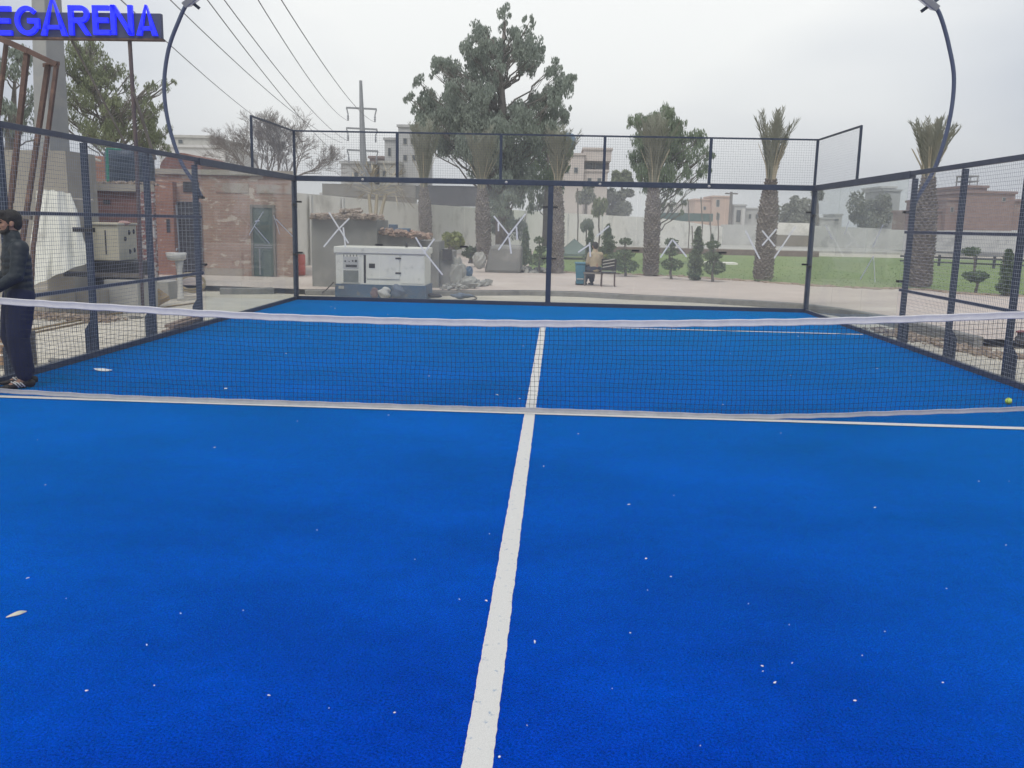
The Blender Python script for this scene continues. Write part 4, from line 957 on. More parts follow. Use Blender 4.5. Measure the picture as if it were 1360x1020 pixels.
for x, y, r in ((458.5,346.8,.022),(463.8,347.2,.015),(468.5,346.5,.022),(472.8,346.5,.030)):
    m = MB(); c = at(x, y, YGEN-.032); m.tube([c, c-Vector((0,.012,0))], r, 12); m.build('gauge', M_black, cp)
gpx('switch_strip', 459, 474, 351.5, 355, -.034, .003, M_black, cp)
gpx('lower_window', 456, 476, 359, 375, -.030, .007, mat('dim_perspex', (.22,.24,.22), (.18,.20,.18), 3, .2), cp)
for i in range(5): gpx('conduit', 456+4.3*i, 457+4.3*i, 338, 340.8, -.036, .012, M_black, cp)
dr = gpx('door', 487, 530.5, 338.8, 370.5, -.022, .020, M_gen, g)
gpx('vent_window', 490, 498, 350, 356, -.030, .007, M_black, dr)
for y in (343.2, 362.8): gpx('hinge', 525, 532.5, y-1.1, y+1.1, -.034, .011, M_black, dr)
gpx('door_gap', 483, 486, 338.6, 376, -.003, .002, M_dark, g, 0)
gpx('side_panel', 532.5, 563, 339.5, 377, -.012, .011, M_gen, g)
gpx('rating_plate', 449.5, 457, 379.5, 383.5, -.026, .005, M_concl, g)
m = MB(); c = at(540, 328, YGEN+.4); m.tube([c-_Z*.05, c+_Z*.10], .03, 8); m.build('filler_cap', M_black, g)
# sack and dark sheet leaning on the generator base
def sack(name, label, cat, cx, cy, rx, ry, Y, mt, seed=0, dep=.5):
    c = at(cx, cy, Y); s = Y/FPX; m = MB(); m.ball(c, (rx*s, rx*s*dep, ry*s), 22, 14, .0)
    me = []
    for v in m.v:
        d = Vector(v)-c; k = 1+.20*math.sin(d.x*23+seed)+.15*math.sin(d.z*37+d.x*15+seed*2)+.07*math.sin(d.z*70+d.x*60); me.append(c+Vector((d.x*k, d.y*k, d.z*(1+.1*math.sin(d.x*25+seed)))))
    lo = min(v.z for v in me)
    if ground_fix and cy > 360: me = [Vector((v.x, v.y, max(v.z, -.018))) for v in me]
    m.v = [tuple(v) for v in me]; o = m.build(name, mt, None, True, origin=(c.x, c.y, lo)); tag(o, label, cat); return o
ground_fix = True
M_sack = mat('woven_sack', (.55,.55,.52), (.45,.45,.43), 9, .8, .4, 60)
M_tarpb = mat('blue_grey_sheet', (.13,.17,.22), (.10,.13,.17), 5, .6, .3, 30)
sack('sack', 'crumpled whitish sack lying against the generator base', 'sack', 511, 389.5, 10, 8, 21.75, M_sack, 1)
sack('plastic_sheet', 'folded blue grey sheet against the generator base, right of the whitish sack', 'sheet', 528, 387, 9, 9.5, 21.72, M_tarpb, 3, .35)
sack('cloth_bundle', 'reddish brown cloth bundle against the generator base, left of the whitish sack', 'bundle', 497, 389, 5, 8, 21.75, mat('brown_cloth_bundle', (.20,.14,.14), (.15,.11,.12), 9, .9), 5)
sack('cloth_bundle', 'low dark bundle on the ground right of the generator', 'bundle', 612, 393, 13, 4, 22.6, M_tarpb, 2)
sack('plastic_bag', 'small black and white plastic bag right beside the generator', 'bag', 577, 392.5, 9, 3.2, 22.4, M_black, 4)
m = MB(); P = [gnd(x, y, .0) for x, y in ((568,399),(590,400.5),(615,400.5),(632,397),(628,393.5),(605,393))]
m.tube(spline([p+_Z*.0 for p in P], 8), .017, 6); tag(m.build('hose', M_black), 'thin black hose curving over the pale ground right of the generator', 'hose')
m = MB(); P = [gnd(426,390), gnd(433,385,.15), at(443,375,YGEN+.2)]; m.tube(spline(P, 6), .014, 6); tag(m.build('power_cable', M_black), 'short black cable dropping from the left side of the generator', 'cable')
# rubble topped grey walls (planter block) behind the generator
M_rub = mat('earth_rubble', (.34,.27,.21), (.26,.21,.17), 5, .95, .4, 20, c3=(.40,.37,.33), s3=4)
def block(name, label, x0, x1, y0, y1, Y, dep, mt, cat='wall', bevel=.02):
    m = MB(); a, b, lo, hi = pxbox(m, x0, x1, y0, y1, Y, dep); m.v = [(x, y, min(z, .10) if abs(z-lo) < 1e-6 else z) for x, y, z in m.v]
    o = m.build(name, mt, None, bevel=bevel); tag(o, label, cat); return a, b, hi
M_blk = mat('wet_grey_render', (.22,.222,.205), (.18,.18,.168), 1.5, .85, .15, 12, c3=(.28,.275,.25), s3=1.0)
a, b, h = block('rendered_block', 'tall smooth grey rendered block topped with rubble, behind the generator', 414, 501, 291, 383, 24.0, 1.6, M_blk)
rubble('rubble', 'earth and brick rubble heaped along the top of the tall grey block', [(a+.05,24.3,h+.03),(b-.05,24.3,h+.03)], .025, .085, 900, M_rub, (.08,.55,.09))
rubble('rubble', 'small mound of clods near the middle of the tall grey block top', [(a+.8,24.3,h+.10),(a+1.1,24.3,h+.14)], .03, .10, 130, M_rub, (.12,.3,.14))
a, b, h = block('rendered_block', 'medium grey rendered block carrying a blue grey beam, right of the tallest one', 501.5, 553, 311, 383, 24.3, 1.4, M_blk)
m = MB(); pxbox(m, 510, 543, 303, 310.3, 24.40, .35); pxbox(m, 516, 526, 298, 302.8, 24.42, .3); tag(m.build('steel_beam', M_gend, None, bevel=.01), 'blue grey box beam lying on the medium grey block', 'beam')
rubble('rubble', 'broken brick rubble at the right end of the medium grey block', [(b-.9,24.5,h+.04),(b+.25,24.5,h-.08)], .03, .10, 330, mat('brick_rubble', (.36,.24,.18), (.28,.22,.18), 6, .95), (.15,.4,.10))
a, b, h = block('rendered_block', 'lowest grey rendered block on the right, stepped beside the generator', 553.5, 583, 320, 383, 24.6, 1.2, M_blk)
a, b, h = block('stepped_wall', 'grey stepped wall end with a small square opening', 583.5, 601, 333, 383, 24.8, 1.0, M_blk)
m = MB(); pxbox(m, 587.5, 600, 331, 346, 24.70, .095); tag(m.build('opening_box', M_dark, None, bevel=.004), 'dark square box set into the grey stepped wall end', 'box')
M_rock = mat('pale_rockwork', (.36,.36,.33), (.26,.26,.24), 3, .95, .6, 9, c3=(.16,.165,.155), s3=3)
def rock(name, label, cx, cy, rx, ry, Y, mt=M_rock):
    c = at(cx, cy, Y); s = Y/FPX; m = MB(); m.ball(c, (rx*s, rx*s*.7, ry*s), 14, 9, .16); lo = min(v[2] for v in m.v)
    o = m.build(name, mt, None, origin=(c.x, c.y, lo)); tag(o, label, 'rock'); return o
rock('rock', 'large pale sloping rock at the foot of the stepped wall', 607, 365, 12, 22, 24.9)
rock('rock', 'low pale rock right of the sloping one', 623, 376, 12, 9, 24.7)
rock('rock', 'small dark rock above the low pale rock', 622, 362, 6, 8, 25.4, M_gend)
rock('rock', 'rounded pale boulder leaning on the left side of the grey covered block', 637, 346, 9, 11, 33, M_rock)
rubble('rubble', 'scattered pale rubble around the rocks beside the stepped wall', [tuple(gnd(600,384,.14)), tuple(gnd(640,378,.14))], .03, .13, 130, M_rock, (.25,.35,.1))
rubble('rubble', 'small stones strewn behind the centre post near the third palm', [tuple(gnd(694,361,.14)), tuple(gnd(724,362,.14))], .06, .2, 40, M_rock, (.4,.3,.15))
m = MB(); a, b, lo, hi = pxbox(m, 643, 692, 326, 361, 33, 1.5); m.v = [(x+(.22 if x < (a+b)/2 and z > .6 else 0), y, (z if z > .6 else .10)) for x, y, z in m.v]
m.build('covered_block', M_blk, None, bevel=.12).__setitem__('label', 'grey covered block standing on the path in front of the tall eucalyptus'); bpy.data.objects['covered_block']['category'] = 'covered block'
m = MB(); c = gnd(634, 352, .13); 
# low white terrace edge on the lawn
m = MB(); a, b = gnd(935,350.5,.14), gnd(982,352,.14); m.box(a.x, b.x, a.y, a.y+1.2, .13, .22); tag(m.build('white_slab', M_wall), 'flat white slab lying on the lawn right of the cone shrub', 'slab')

# wheelie bin
def lathe_box(mb, c, w0, d0, w1, d1, z0, z1):
    x, y = c; mb.add([(x-w0,y-d0,z0),(x+w0,y-d0,z0),(x+w0,y+d0,z0),(x-w0,y+d0,z0),(x-w1,y-d1,z1),(x+w1,y-d1,z1),(x+w1,y+d1,z1),(x-w1,y+d1,z1)], [(3,2,1,0),(4,5,6,7),(0,1,5,4),(1,2,6,5),(2,3,7,6),(3,0,4,7)])
M_bin = mat('blue_bin_plastic', (.03,.15,.22), (.04,.18,.25), 4, .5)
c = gnd(770, 378.5, .125); t = thing('waste_bin', 'teal blue waste bin standing on the path left of the seated person', 'bin', (c.x, c.y, .125)); sB = c.y/FPX
m = MB(); hB = 30*sB; lathe_box(m, (c.x, c.y), .11, .12, .155, .16, .165, .125+hB*.93); m.build('body', M_bin, t, bevel=.02)
m = MB(); lathe_box(m, (c.x, c.y), .175, .185, .16, .17, .127+hB*.93, .125+hB); m.build('lid', M_bin, t, bevel=.01)
m = MB(); m.tube([(c.x-.13,c.y+.1,.18),(c.x+.13,c.y+.1,.18)], .055, 12); m.build('wheels', M_black, t)
m = MB(); m.box(c.x-.10, c.x+.10, c.y-.155, c.y-.135, .30, .33); m.build('stripe', M_concl, t)
# bench and chair
M_bl = mat('dark_blue_cloth', (.03,.035,.06), (.02,.024,.04), 9, .85)
c = gnd(788, 379.5, .125); zb = .125; t = thing('bench', 'low dark bench the seated person sits on', 'bench', (c.x, c.y, zb))
bx0, bx1 = at(775,362,c.y).x, at(801,362,c.y).x; zs = .125+.40
m = MB(); m.box(bx0, bx1, c.y-.16, c.y+.16, zs-.05, zs); m.build('seat', M_bark, t)
for x in (bx0+.04, bx1-.04):
    for y in (c.y-.12, c.y+.12): m = MB(); m.box(x-.02, x+.02, y-.02, y+.02, zb, zs-.051); m.build('leg', M_bark, t)
cc = gnd(807, 380.5, .125); t = thing('garden_chair', 'black chair with pale diagonal stripes on its back, right of the seated person', 'chair', (cc.x, cc.y, .125))
m = MB(); m.box(cc.x-.22, cc.x+.22, cc.y-.20, cc.y+.20, .125+.40, .125+.44); m.build('seat', M_black, t, bevel=.01)
for sx in (-1, 1):
    for sy in (-1, 1): m = MB(); m.tube([(cc.x+sx*.20,cc.y+sy*.18,.127),(cc.x+sx*.19,cc.y+sy*.17,.525)], .013, 6); m.build('leg', M_rust, t)
m = MB(); m.add([(cc.x-.21,cc.y-.20,.60),(cc.x+.21,cc.y-.20,.60),(cc.x+.22,cc.y-.27,.94),(cc.x-.22,cc.y-.27,.94),(cc.x-.21,cc.y-.17,.60),(cc.x+.21,cc.y-.17,.60),(cc.x+.22,cc.y-.24,.94),(cc.x-.22,cc.y-.24,.94)], [(0,1,2,3),(7,6,5,4),(0,4,5,1),(1,5,6,2),(2,6,7,3),(3,7,4,0)])
bk = m.build('backrest', M_black, t)
m = MB()
for k in range(3):
    z = .68+k*.09; m.add([(cc.x-.18,cc.y-.222-.02*k,z),(cc.x+.16,cc.y-.24-.02*k,z+.07),(cc.x+.16,cc.y-.24-.02*k,z+.095),(cc.x-.18,cc.y-.222-.02*k,z+.025)], [(0,1,2,3)])
m.build('stripes', M_concl, bk)
for sx in (-1, 1): m = MB(); m.tube([(cc.x+sx*.205,cc.y-.18,.52),(cc.x+sx*.215,cc.y-.185,.62)], .013, 6); m.build('frame', M_rust, t)
# red drum behind the left back corner
c = gnd(396, 365.5, .125); t = thing('red_drum', 'red plastic drum with a pale lid behind the left back corner post', 'drum', (c.x, c.y, .125)); sR = c.y/FPX
m = MB(); m.lathe((c.x, c.y, .125), [(.21,0),(.23,.03),(.235,.30),(.22,.33),(.235,.36),(.235,27*sR),(.2,28*sR)], 20); m.build('body', mat('red_plastic', (.55,.10,.07), (.47,.08,.06), 4, .5), t, True)
m = MB(); m.lathe((c.x, c.y, .125+28*sR), [(.21,0.001),(.21,.05),(.12,.08)], 18); m.build('lid', M_concl, t, True)

# ------------------------------------------------------------------ left complex seen through the mesh
# red brick house
YH = 27.6
t = thing('brick_house', 'old red brick house with a dark green door, behind the left glass panels', 'house', (at(300,371,YH).x, YH, 0))
x0, x1 = at(206, 320, YH).x, at(389, 300, YH).x; zt_ = at(330, 233.5, YH).z; xb = at(386, 300, YH+4).x
m = MB(); m.prism([(x0,YH),(x1,YH),(xb,YH+4),(x0,YH+4)], -.2, zt_); m.build('wall', M_brick1, t)
m = MB(); m.prism([(x0-.1,YH-.08),(x1+.06,YH-.08),(xb,YH+4.1),(x0-.1,YH+4.1)], zt_+.003, zt_+.16); m.build('roof_slab', M_plaster, t)
m = MB(); pxbox(m, 286, 330, 243, 256, YH-.02, .018); pxbox(m, 338, 386, 246, 257, YH-.02, .018); pxbox(m, 270, 352, 357, 371, YH-.02, .018); m.build('plaster_patch', M_plastr, t)
d = MB(); a, b, lo, hi = pxbox(d, 336.5, 363, 276, 367, YH-.06, .05); df = d.build('door', mat('dark_green_door', (.035,.065,.055), (.05,.085,.07), 3, .6), t)
m = MB(); m.box(a-.07, a-.001, YH-.09, YH-.005, lo, hi); m.box(b+.001, b+.07, YH-.09, YH-.005, lo, hi); m.box(a-.07, b+.07, YH-.09, YH-.005, hi+.001, hi+.08); m.build('door_frame', M_bark, t)
for yy in (325, 328): m = MB(); pxbox(m, 338, 361.5, yy, yy+1.4, YH-.075, .012); m.build('door_bar', M_lampm, df)
m = MB(); pxbox(m, 344, 346, 330, 365, YH-.075, .012); m.build('door_panel', M_lampm, df)
m = MB(); pxbox(m, 232, 268, 268, 366, YH-.05, .04); gr = m.build('dark_doorway', M_dark, t)
m = MB(); a, b, lo, hi = pxbox(MB(), 232, 268, 268, 366, YH-.08, .02)
for k in range(8): xx = a+(b-a)*k/7; m.tube([(xx,YH-.07,lo),(xx,YH-.07,hi)], .008, 4)
for k in range(14): zz = lo+(hi-lo)*k/13; m.tube([(a,YH-.075,zz),(b,YH-.075,zz)], .008, 4)
m.build('grille', M_wire, gr)
m = MB(); pxbox(m, 207, 231.5, 241, 372, YH-.30, .295); m.build('brick_pier', M_brick3, t)
m = MB(); pxbox(m, 221, 226, 291, 309, YH-.306, .004); m.build('slot', M_dark, t)
# domed maroon part
m = MB(); c = at(240, 243, YH+1); pr = []
a0, b0 = at(213, 240, YH+.3), at(269, 240, YH+.3); R_ = (b0.x-a0.x)/2; cx_ = (a0.x+b0.x)/2; zc = zt_+.165
prof = [(cx_+R_*math.cos(math.pi*k/16), zc+max(.0, R_*.75*math.sin(math.pi*k/16))) for k in range(17)]
m.prism_xz(prof[::-1], YH+.3, YH+3); m.build('arched_roof', M_brick2, t)
m = MB(); pxbox(m, 243, 264, 241.5, 255, YH-.03, .025); m.build('window', M_dark, t)
# brown brick room with slab
YR = 21.5
t = thing('brick_shed', 'brown brick shed with a pale roof slab, seen through the left mesh', 'shed', (at(150,380,YR).x, YR, 0))
a, b = at(70, 300, YR).x, at(204, 300, YR).x; zr = at(150, 254, YR).z
b2 = at(203, 300, YR+3.2).x
m = MB(); m.prism([(a,YR),(b,YR),(b2,YR+3.2),(a-1,YR+3.2)], -.2, zr); m.build('wall', M_brick2, t)
m = MB(); m.prism([(a-.1,YR-.12),(b+.10,YR-.12),(b2+.06,YR+3.3),(a-1.1,YR+3.3)], zr+.003, zr+.17); m.build('roof_slab', M_plaster, t)
m = MB(); pxbox(m, 188.5, 206, 255, 400, YR-.14, .135); m.build('corner_pier', brick('painted_brick', (.20,.08,.065), (.25,.10,.085), (.3,.25,.22), 1, patch=(.50,.47,.45), pf=(.52,.56), ps=5), t)
m = MB(); pxbox(m, 137, 146, 265.5, 271, YR-.02, .018); m.build('vent', M_dark, t)
rubble('rubble', 'stones and scraps lying along the roof slab of the brown shed', [(a+.4,YR+.2,zr+.19),(b-.1,YR+.2,zr+.19)], .03, .10, 70, M_rub, (.1,.2,.03))
# back brick wall
m = MB(); pxbox(m, 88, 140, 207, 262, 26, .25); tag(m.build('brick_wall', M_brick3, None), 'orange brick wall with a pale capping behind the brown shed', 'wall')
m = MB(); P = [at(x, y, 25.8) for x, y in ((58,193),(64,199),(72,201),(88,204),(115,208),(134,214))]; m.tube(spline(P, 5), .035, 7); tag(m.build('white_pipe', M_concl), 'white bent pipe running over the orange brick wall', 'pipe')
# tank
t = thing('water_tank', 'dark blue water tank on the roof of the brown brick shed', 'water tank', at(169, 246, YR+1)); c = at(169, 246, YR+1); sT = (YR+1)/FPX; r = 31*sT; h = 45*sT; zq = zr+.175
m = MB(); m.lathe((c.x, c.y+.2, zq), [(r*.96,0),(r,.04),(r,h*.30),(r*.985,h*.33),(r,h*.36),(r,h*.62),(r*.985,h*.65),(r,h*.68),(r,h*.93),(r*.85,h*1.0),(r*.3,h*1.03)], 28); m.build('body', mat('tank_dark_blue', (.025,.045,.07), (.035,.055,.085), 3, .5), t, True)
m = MB(); m.lathe((c.x-.02, c.y+.2, zq+h*1.03), [(r*.55,-.02),(r*.55,.03),(r*.2,.05)], 18); m.build('lid', M_concl, t, True)
m = MB(); p = at(139, 197, YR-.0); q = at(141, 243, YR); m.tube([(p.x,YR+.1,p.z),(q.x,YR+.1,zr+.17)], .030, 8); m.tube([(p.x,YR+.1,p.z),(p.x+.25,YR+.3,p.z)], .022, 8); m.build('green_pipe', mat('green_pipe', (.02,.22,.15), (.03,.26,.18), 4, .5), t)
# beige concrete tower + utility pole
m = MB(); a, b, lo, hi = pxbox(m, -60, 89, 199, 262, 18.6, 1.2); m.v = [(x,y,z if z > lo+.01 else -.1) for x,y,z in m.v]
tag(m.build('plastered_wall', M_plaster), 'beige plastered wall behind the rusty frame and the white tarpaulin', 'wall')
t = thing('concrete_pole', 'thick weathered concrete power pole at the left behind the sign board', 'power pole', (at(66,260,19.9).x, 20.3, 0))
m = MB(); a, b = at(68, 250, 20.3), at(61, -25, 20.3); d0, d1 = .33, .24
vs = []
for c_, d_ in ((Vector((a.x,20.3,-.1)), .36), (b, .25)):
    for sx, sy in ((-1,-.62),(.35,-1.0),(1,.6),(-.4,1)): vs.append(c_+Vector((sx*d_, sy*d_, 0)))
m.add(vs, [(3,2,1,0),(4,5,6,7),(0,1,5,4),(1,2,6,5),(2,3,7,6),(3,0,4,7)]); m.build('shaft', mat('weathered_pole', (.33,.33,.31), (.25,.26,.26), 1.2, .9, .2, 15, c3=(.42,.39,.33), s3=.5), t, bevel=.02)
# rusty frame
M_rb = M_rust
t = thing('rusty_frame', 'rusty brown steel frame leaning over the plastered wall at the left edge', 'steel frame', (at(30,330,15.2).x, 15.2, 0)); YF = 15.2
def bar(pts, r, mt=M_rb, nm='bar'):
    m = MB(); P = [at(x, y, YF+dy) for x, y, dy in pts]
    for a, b in zip(P[:-1], P[1:]): strip(m, a, b, r*2, r*2)
    m.build(nm, mt, t)
bar([(-30,38,.0),(38,68,.0)], .045); bar([(38,68,0),(76,86,.0)], .040)
bar([(36,70,.02),(14,270,.05)], .038); bar([(75,87,0),(44,330,.02)], .030); bar([(64,86,.12),(24,360,.10)], .036); bar([(59,87,.3),(77,84,.0)], .03)
bar([(28,287,.06),(42,289,.06)], .035, M_bark, 'tie_plate')
# legs reach the ground
m = MB(); 
for x, y, dy in ((44,330,.02),(24,360,.10),(14,270,.05)):
    p = at(x, y, YF+dy); strip(m, p+_Z*.02, (p.x-.15, p.y, -.02), .06, .06)
m.build('foot', M_rb, t)
# white tarpaulin over a machine
def tarp():
    Y = 16.6; top = [(48,253),(62,252),(78,254),(94,257)]; bot = [(36,383),(62,372),(90,359),(120,347)]; n, mI = 24, 22; vs = []
    for j in range(mI+1):
        v = j/mI
        for i in range(n+1):
            u = i/n; f = u*3; k = min(int(f), 2); a = Vector((*top[k], 0)).lerp(Vector((*top[k+1], 0)), f-k); b = Vector((*bot[k], 0)).lerp(Vector((*bot[k+1], 0)), f-k); q = a.lerp(b, v)
            fold = (.055*math.sin(u*17+.8*math.sin(v*3))+.03*math.sin(u*37+v*5))*(.35+.65*v); bulge = -.28*math.sin(math.pi*u)*(.4+.6*v)
            p = at(q.x+1.2*math.sin(v*9+u*5), q.y+.8*math.sin(u*23), Y+bulge+fold); vs.append(p)
    m = MB(); w_ = n+1; fs = [(j*w_+i, (j+1)*w_+i, (j+1)*w_+i+1, j*w_+i+1) for j in range(mI) for i in range(n)]; m.add(vs, fs)
    m.add([v+Vector((0,.02+.7*0,0)) for v in vs], [tuple(reversed(f)) for f in fs])
    # closed back so that it reads as a covered volume
    o = m.build('tarpaulin', mat('white_tarpaulin', (.76,.76,.68), (.68,.68,.61), 3, .6, .4, 9, c3=(.42,.41,.36), s3=2.2, f3=(.55,.75)), None, True)
    tag(o, 'pleated off white tarpaulin draped over a tall machine behind the left mesh', 'tarpaulin')
tarp()
m = MB(); c0, c1 = at(52, 262, 16.9), at(112, 350, 16.9); m.box(c0.x, c1.x-.25, 16.95, 17.9, -.02, c0.z)
tag(m.build('covered_machine', M_plaster, None, bevel=.03), 'pale boxy machine hidden under the off white tarpaulin', 'machine')
# second generator
YG2 = 17.6
t = thing('generator', 'beige box generator with an open side panel on a dark trolley, behind the left mesh', 'generator', (at(148,400,YG2).x, YG2, 0))
M_bg = mat('beige_machine_paint', (.52,.49,.38), (.46,.43,.33), 2.5, .55, .05, 20, c3=(.36,.33,.24), s3=3, f3=(.56,.75))
a, b, lo, hi = pxbox(MB(), 109, 158, 299, 346, YG2, .9)
p2 = at(186, 337, YG2+.95)
m = MB(); m.prism([(a,YG2),(b,YG2),(p2.x,YG2+.85),(p2.x-(b-a),YG2+.85)], lo, hi); bd = m.build('body', M_bg, t, bevel=.02)
m = MB(); m.prism([(a-.03,YG2-.03),(b+.02,YG2-.03),(p2.x+.03,YG2+.88),(p2.x-(b-a)-.03,YG2+.88)], hi+.002, hi+.05); m.build('roof', M_bg, t, bevel=.01)
m = MB(); pxbox(m, 139.5, 141, 306, 338, YG2-.012, .010); m.build('panel_gap', M_dark, bd)
for x, y in ((.32,.62),(.55,.80),(.55,.25),(.80,.82),(.80,.28)):
    q = Vector((b, YG2, lo)).lerp(Vector((p2.x, YG2+.85, lo)), x); n_ = Vector((.85, -(p2.x-b), 0)).normalized(); m = MB(); m.ball((q.x+n_.x*.008, q.y+n_.y*.008, lo+(hi-lo)*y), (.03,.03,.05), 8, 6); m.build('latch', M_dark, bd)
m = MB(); a2, b2, l2, h2 = pxbox(m, 84, 178, 346.5, 366, YG2+.02, .9); m.build('trolley', M_black, t, bevel=.02)
m = MB(); pxbox(m, 112, 160, 366.3, 379, YG2+.05, .7); m.build('engine_base', M_black, t, bevel=.02)
m = MB(); pxbox(m, 84, 114, 361, 367.5, 16.4, .12); tag(m.build('steel_beam', M_black, None, bevel=.01), 'dark steel beam end sticking out below the off white tarpaulin', 'beam')
m = MB(); pxbox(m, 86, 190, 362, 368, YG2-.03, .06); m.build('rail', M_bark, t)
for x in (96, 168):
    m = MB(); q = at(x, 372, YG2+.2); m.tube([(q.x,YG2+.1,.49),(q.x,YG2+.24,.49)], .10, 16); m.build('wheel', M_black, t)
sack('cloth_bundle', 'small pinkish cloth lying on top of the beige generator', 'cloth', 165, 296.5, 8, 3.5, YG2+.3, mat('pink_cloth', (.42,.27,.24), (.34,.22,.20), 9, .9), 3)
m = MB(); pxbox(m, 174, 181, 342, 353, YG2+.7, .03); tag(m.build('white_board', M_concl), 'small white board leaning below the right end of the beige generator', 'board')
# plinths / broken concrete
m = MB(); a, b, lo, hi = pxbox(m, 40, 132, 384, 412, 17.0, 1.9); m.v = [(x,y,z if z > lo+.01 else -.1) for x,y,z in m.v]; tag(m.build('concrete_plinth', M_plaster, None, bevel=.03), 'long low beige concrete plinth under the tarpaulin', 'plinth')
m = MB(); a, b, lo, hi = pxbox(m, 138, 183, 372, 402, 17.4, .9); m.v = [(x,y,z if z > lo+.01 else -.1) for x,y,z in m.v]; tag(m.build('concrete_plinth', M_concl, None, bevel=.02), 'pale concrete block under the right end of the beige generator', 'plinth')
m = MB(); a, b, lo, hi = pxbox(m, 204, 224, 374, 404, 20.6, .7); m.v = [(x,y,z if z > lo+.01 else -.1) for x,y,z in m.v]; tag(m.build('concrete_plinth', M_concl, None, bevel=.02), 'small pale block behind the third mesh post, left of the wash basin', 'plinth')
rubble('rubble', 'yellowish stones heaped between the two pale blocks behind the left mesh', [tuple(gnd(178,408,.05)), tuple(gnd(202,404,.05))], .08, .26, 60, mat('yellow_stone', (.42,.31,.17), (.34,.27,.18), 4, .95), (.2,.3,.25))
rubble('rubble', 'dark brown dirt and scraps on the sand below the plinth', [tuple(gnd(45,419)), tuple(gnd(150,425))], .02, .09, 240, M_soil, (.3,.35,.03))
# wash basin
c = gnd(240, 398); YW = c.y; t = thing('wash_basin', 'white pedestal wash basin standing outside behind the left mesh', 'wash basin', (c.x, YW, 0)); sW = YW/FPX
M_cer = mat('white_ceramic', (.66,.65,.60), (.58,.57,.53), 3, .3)
zb_ = at(236, 346, YW).z; zt2 = at(236, 336, YW).z
m = MB(); m.lathe((c.x, YW, -.02), [(.09,0),(.075,.06),(.06,.3),(.065,zb_*.8),(.10,zb_+.02)], 20); m.build('pedestal', M_cer, t, True)
m = MB(); m.lathe((c.x-.06, YW, zb_), [(.14,0),(.21,.03),(.235,zt2-zb_),(.215,zt2-zb_+.01),(.18,zt2-zb_-.03),(.05,.02)], 26, 1, .85); m.build('bowl', M_cer, t, True)
m = MB(); p = at(234, 272, YW+.25); m.tube([(p.x,YW+.25,p.z),(p.x+.03,YW+.25,zt2+.02)], .018, 8); m.tube([(p.x+.03,YW+.25,zt2+.08),(p.x+.03,YW+.1,zt2+.10),(p.x+.03,YW+.08,zt2+.05)], .014, 8); m.build('supply_pipe', M_lampm, t)
m = MB(); P = []
for i in range(70):
    q = i/69*math.pi*2*4; P.append(Vector((gnd(234,398).x+.0+.30*math.cos(q)*1.1, YW+.9+.10*math.sin(q*.5), .28+.20*math.sin(q)+.0015*i)))
m.tube(P, .022, 6); tag(m.build('coiled_hose', mat('tan_hose', (.40,.33,.20), (.34,.28,.17), 5, .6)), 'tan coiled hose lying behind the wash basin', 'hose')
# ropes and timber on the sand
for p0, p1, lab in (((38,438.5),(150,416),'upper of two tan ropes stretched over the sand left of the court'), ((38,443),(150,420.5),'lower of two tan ropes stretched over the sand left of the court'), ((150,417),(262,402),'tan rope continuing toward the wash basin'),):
    a, b = gnd(*p0), gnd(*p1); m = MB(); P = [a.lerp(b, i/30)+Vector((0, .05*math.sin(i*.7)+U(-.015,.015), .0)) for i in range(31)]; m.tube(P, .016, 6); tag(m.build('rope', mat('tan_rope', (.33,.25,.14), (.28,.21,.12), 9, .9)), lab, 'rope')
for k, (p0, p1) in enumerate((((218,441),(262,427)),((222,437),(258,424)),((228,442),(266,430)))):
    a, b = gnd(*p0, .02), gnd(*p1, .02); m = MB(); strip(m, a+_Z*(.0+.05*k), b+_Z*(.0+.05*k), .045, .09)
    tag(m.build('timber_plank', mat('old_timber', (.26,.19,.14), (.20,.15,.11), 4, .9)), ('bottom','middle','top')[k]+' plank of the small timber pile beside the left glass corner', 'plank')
c = gnd(-4, 505); m = MB(); m.box(c.x-.5, c.x+.12, c.y, c.y+.5, -.02, .36); 
c = gnd(2, 492); t = thing('wooden_crate', 'brown wooden crate outside the left mesh behind the legs of the person', 'crate', (c.x-.1, c.y+.3, 0))
for z in (.03,.17,.31):
    m = MB(); m.box(c.x-.5, c.x+.10, c.y+.2, c.y+.23, z, z+.11); m.build('slat', mat('crate_wood', (.36,.24,.15), (.28,.19,.12), 4, .9), t)
for x in (c.x-.5, c.x+.05): m = MB(); m.box(x, x+.05, c.y+.232, c.y+.60, -.01, .42); m.build('side', M_bark, t)
for x, y, s in ((180,421.5,.09),(78,479,.10),(85,396,.05)):
    g_ = gnd(x, y); m = MB(); m.ball((g_.x, g_.y, .0), (s*1.6,s*.8,s*.3), 9, 6, .2)
    tag(m.build('stone', M_conc), {180:'flat grey stone on the sand between the second and third left posts', 78:'thin brown stone on the sand at the edge of the court', 85:'small stone near the plinth behind the left mesh'}[x], 'stone')
# right side outside the fence
c = gnd(1356, 456); t = None
sack('plastic_bag', 'dark bag lying on the sand at the far right edge, outside the mesh', 'bag', 1356, 449, 7, 8, 14.8, mat('dark_bag', (.05,.055,.06), (.08,.06,.06), 9, .5), 2)
sack('cloth_scrap', 'dull red cloth scrap on top of the dark bag at the right edge', 'cloth', 1357, 440.5, 6, 2, 14.75, mat('dull_red_cloth', (.22,.05,.05), (.16,.05,.05), 9, .8), 4)
rubble('rubble', 'brown dirt scattered along the foot of the curved kerb right of the court', [tuple(gnd(1165,437)), tuple(gnd(1250,457)), tuple(gnd(1360,478))], .02, .08, 330, M_soil, (.35,.25,.02))

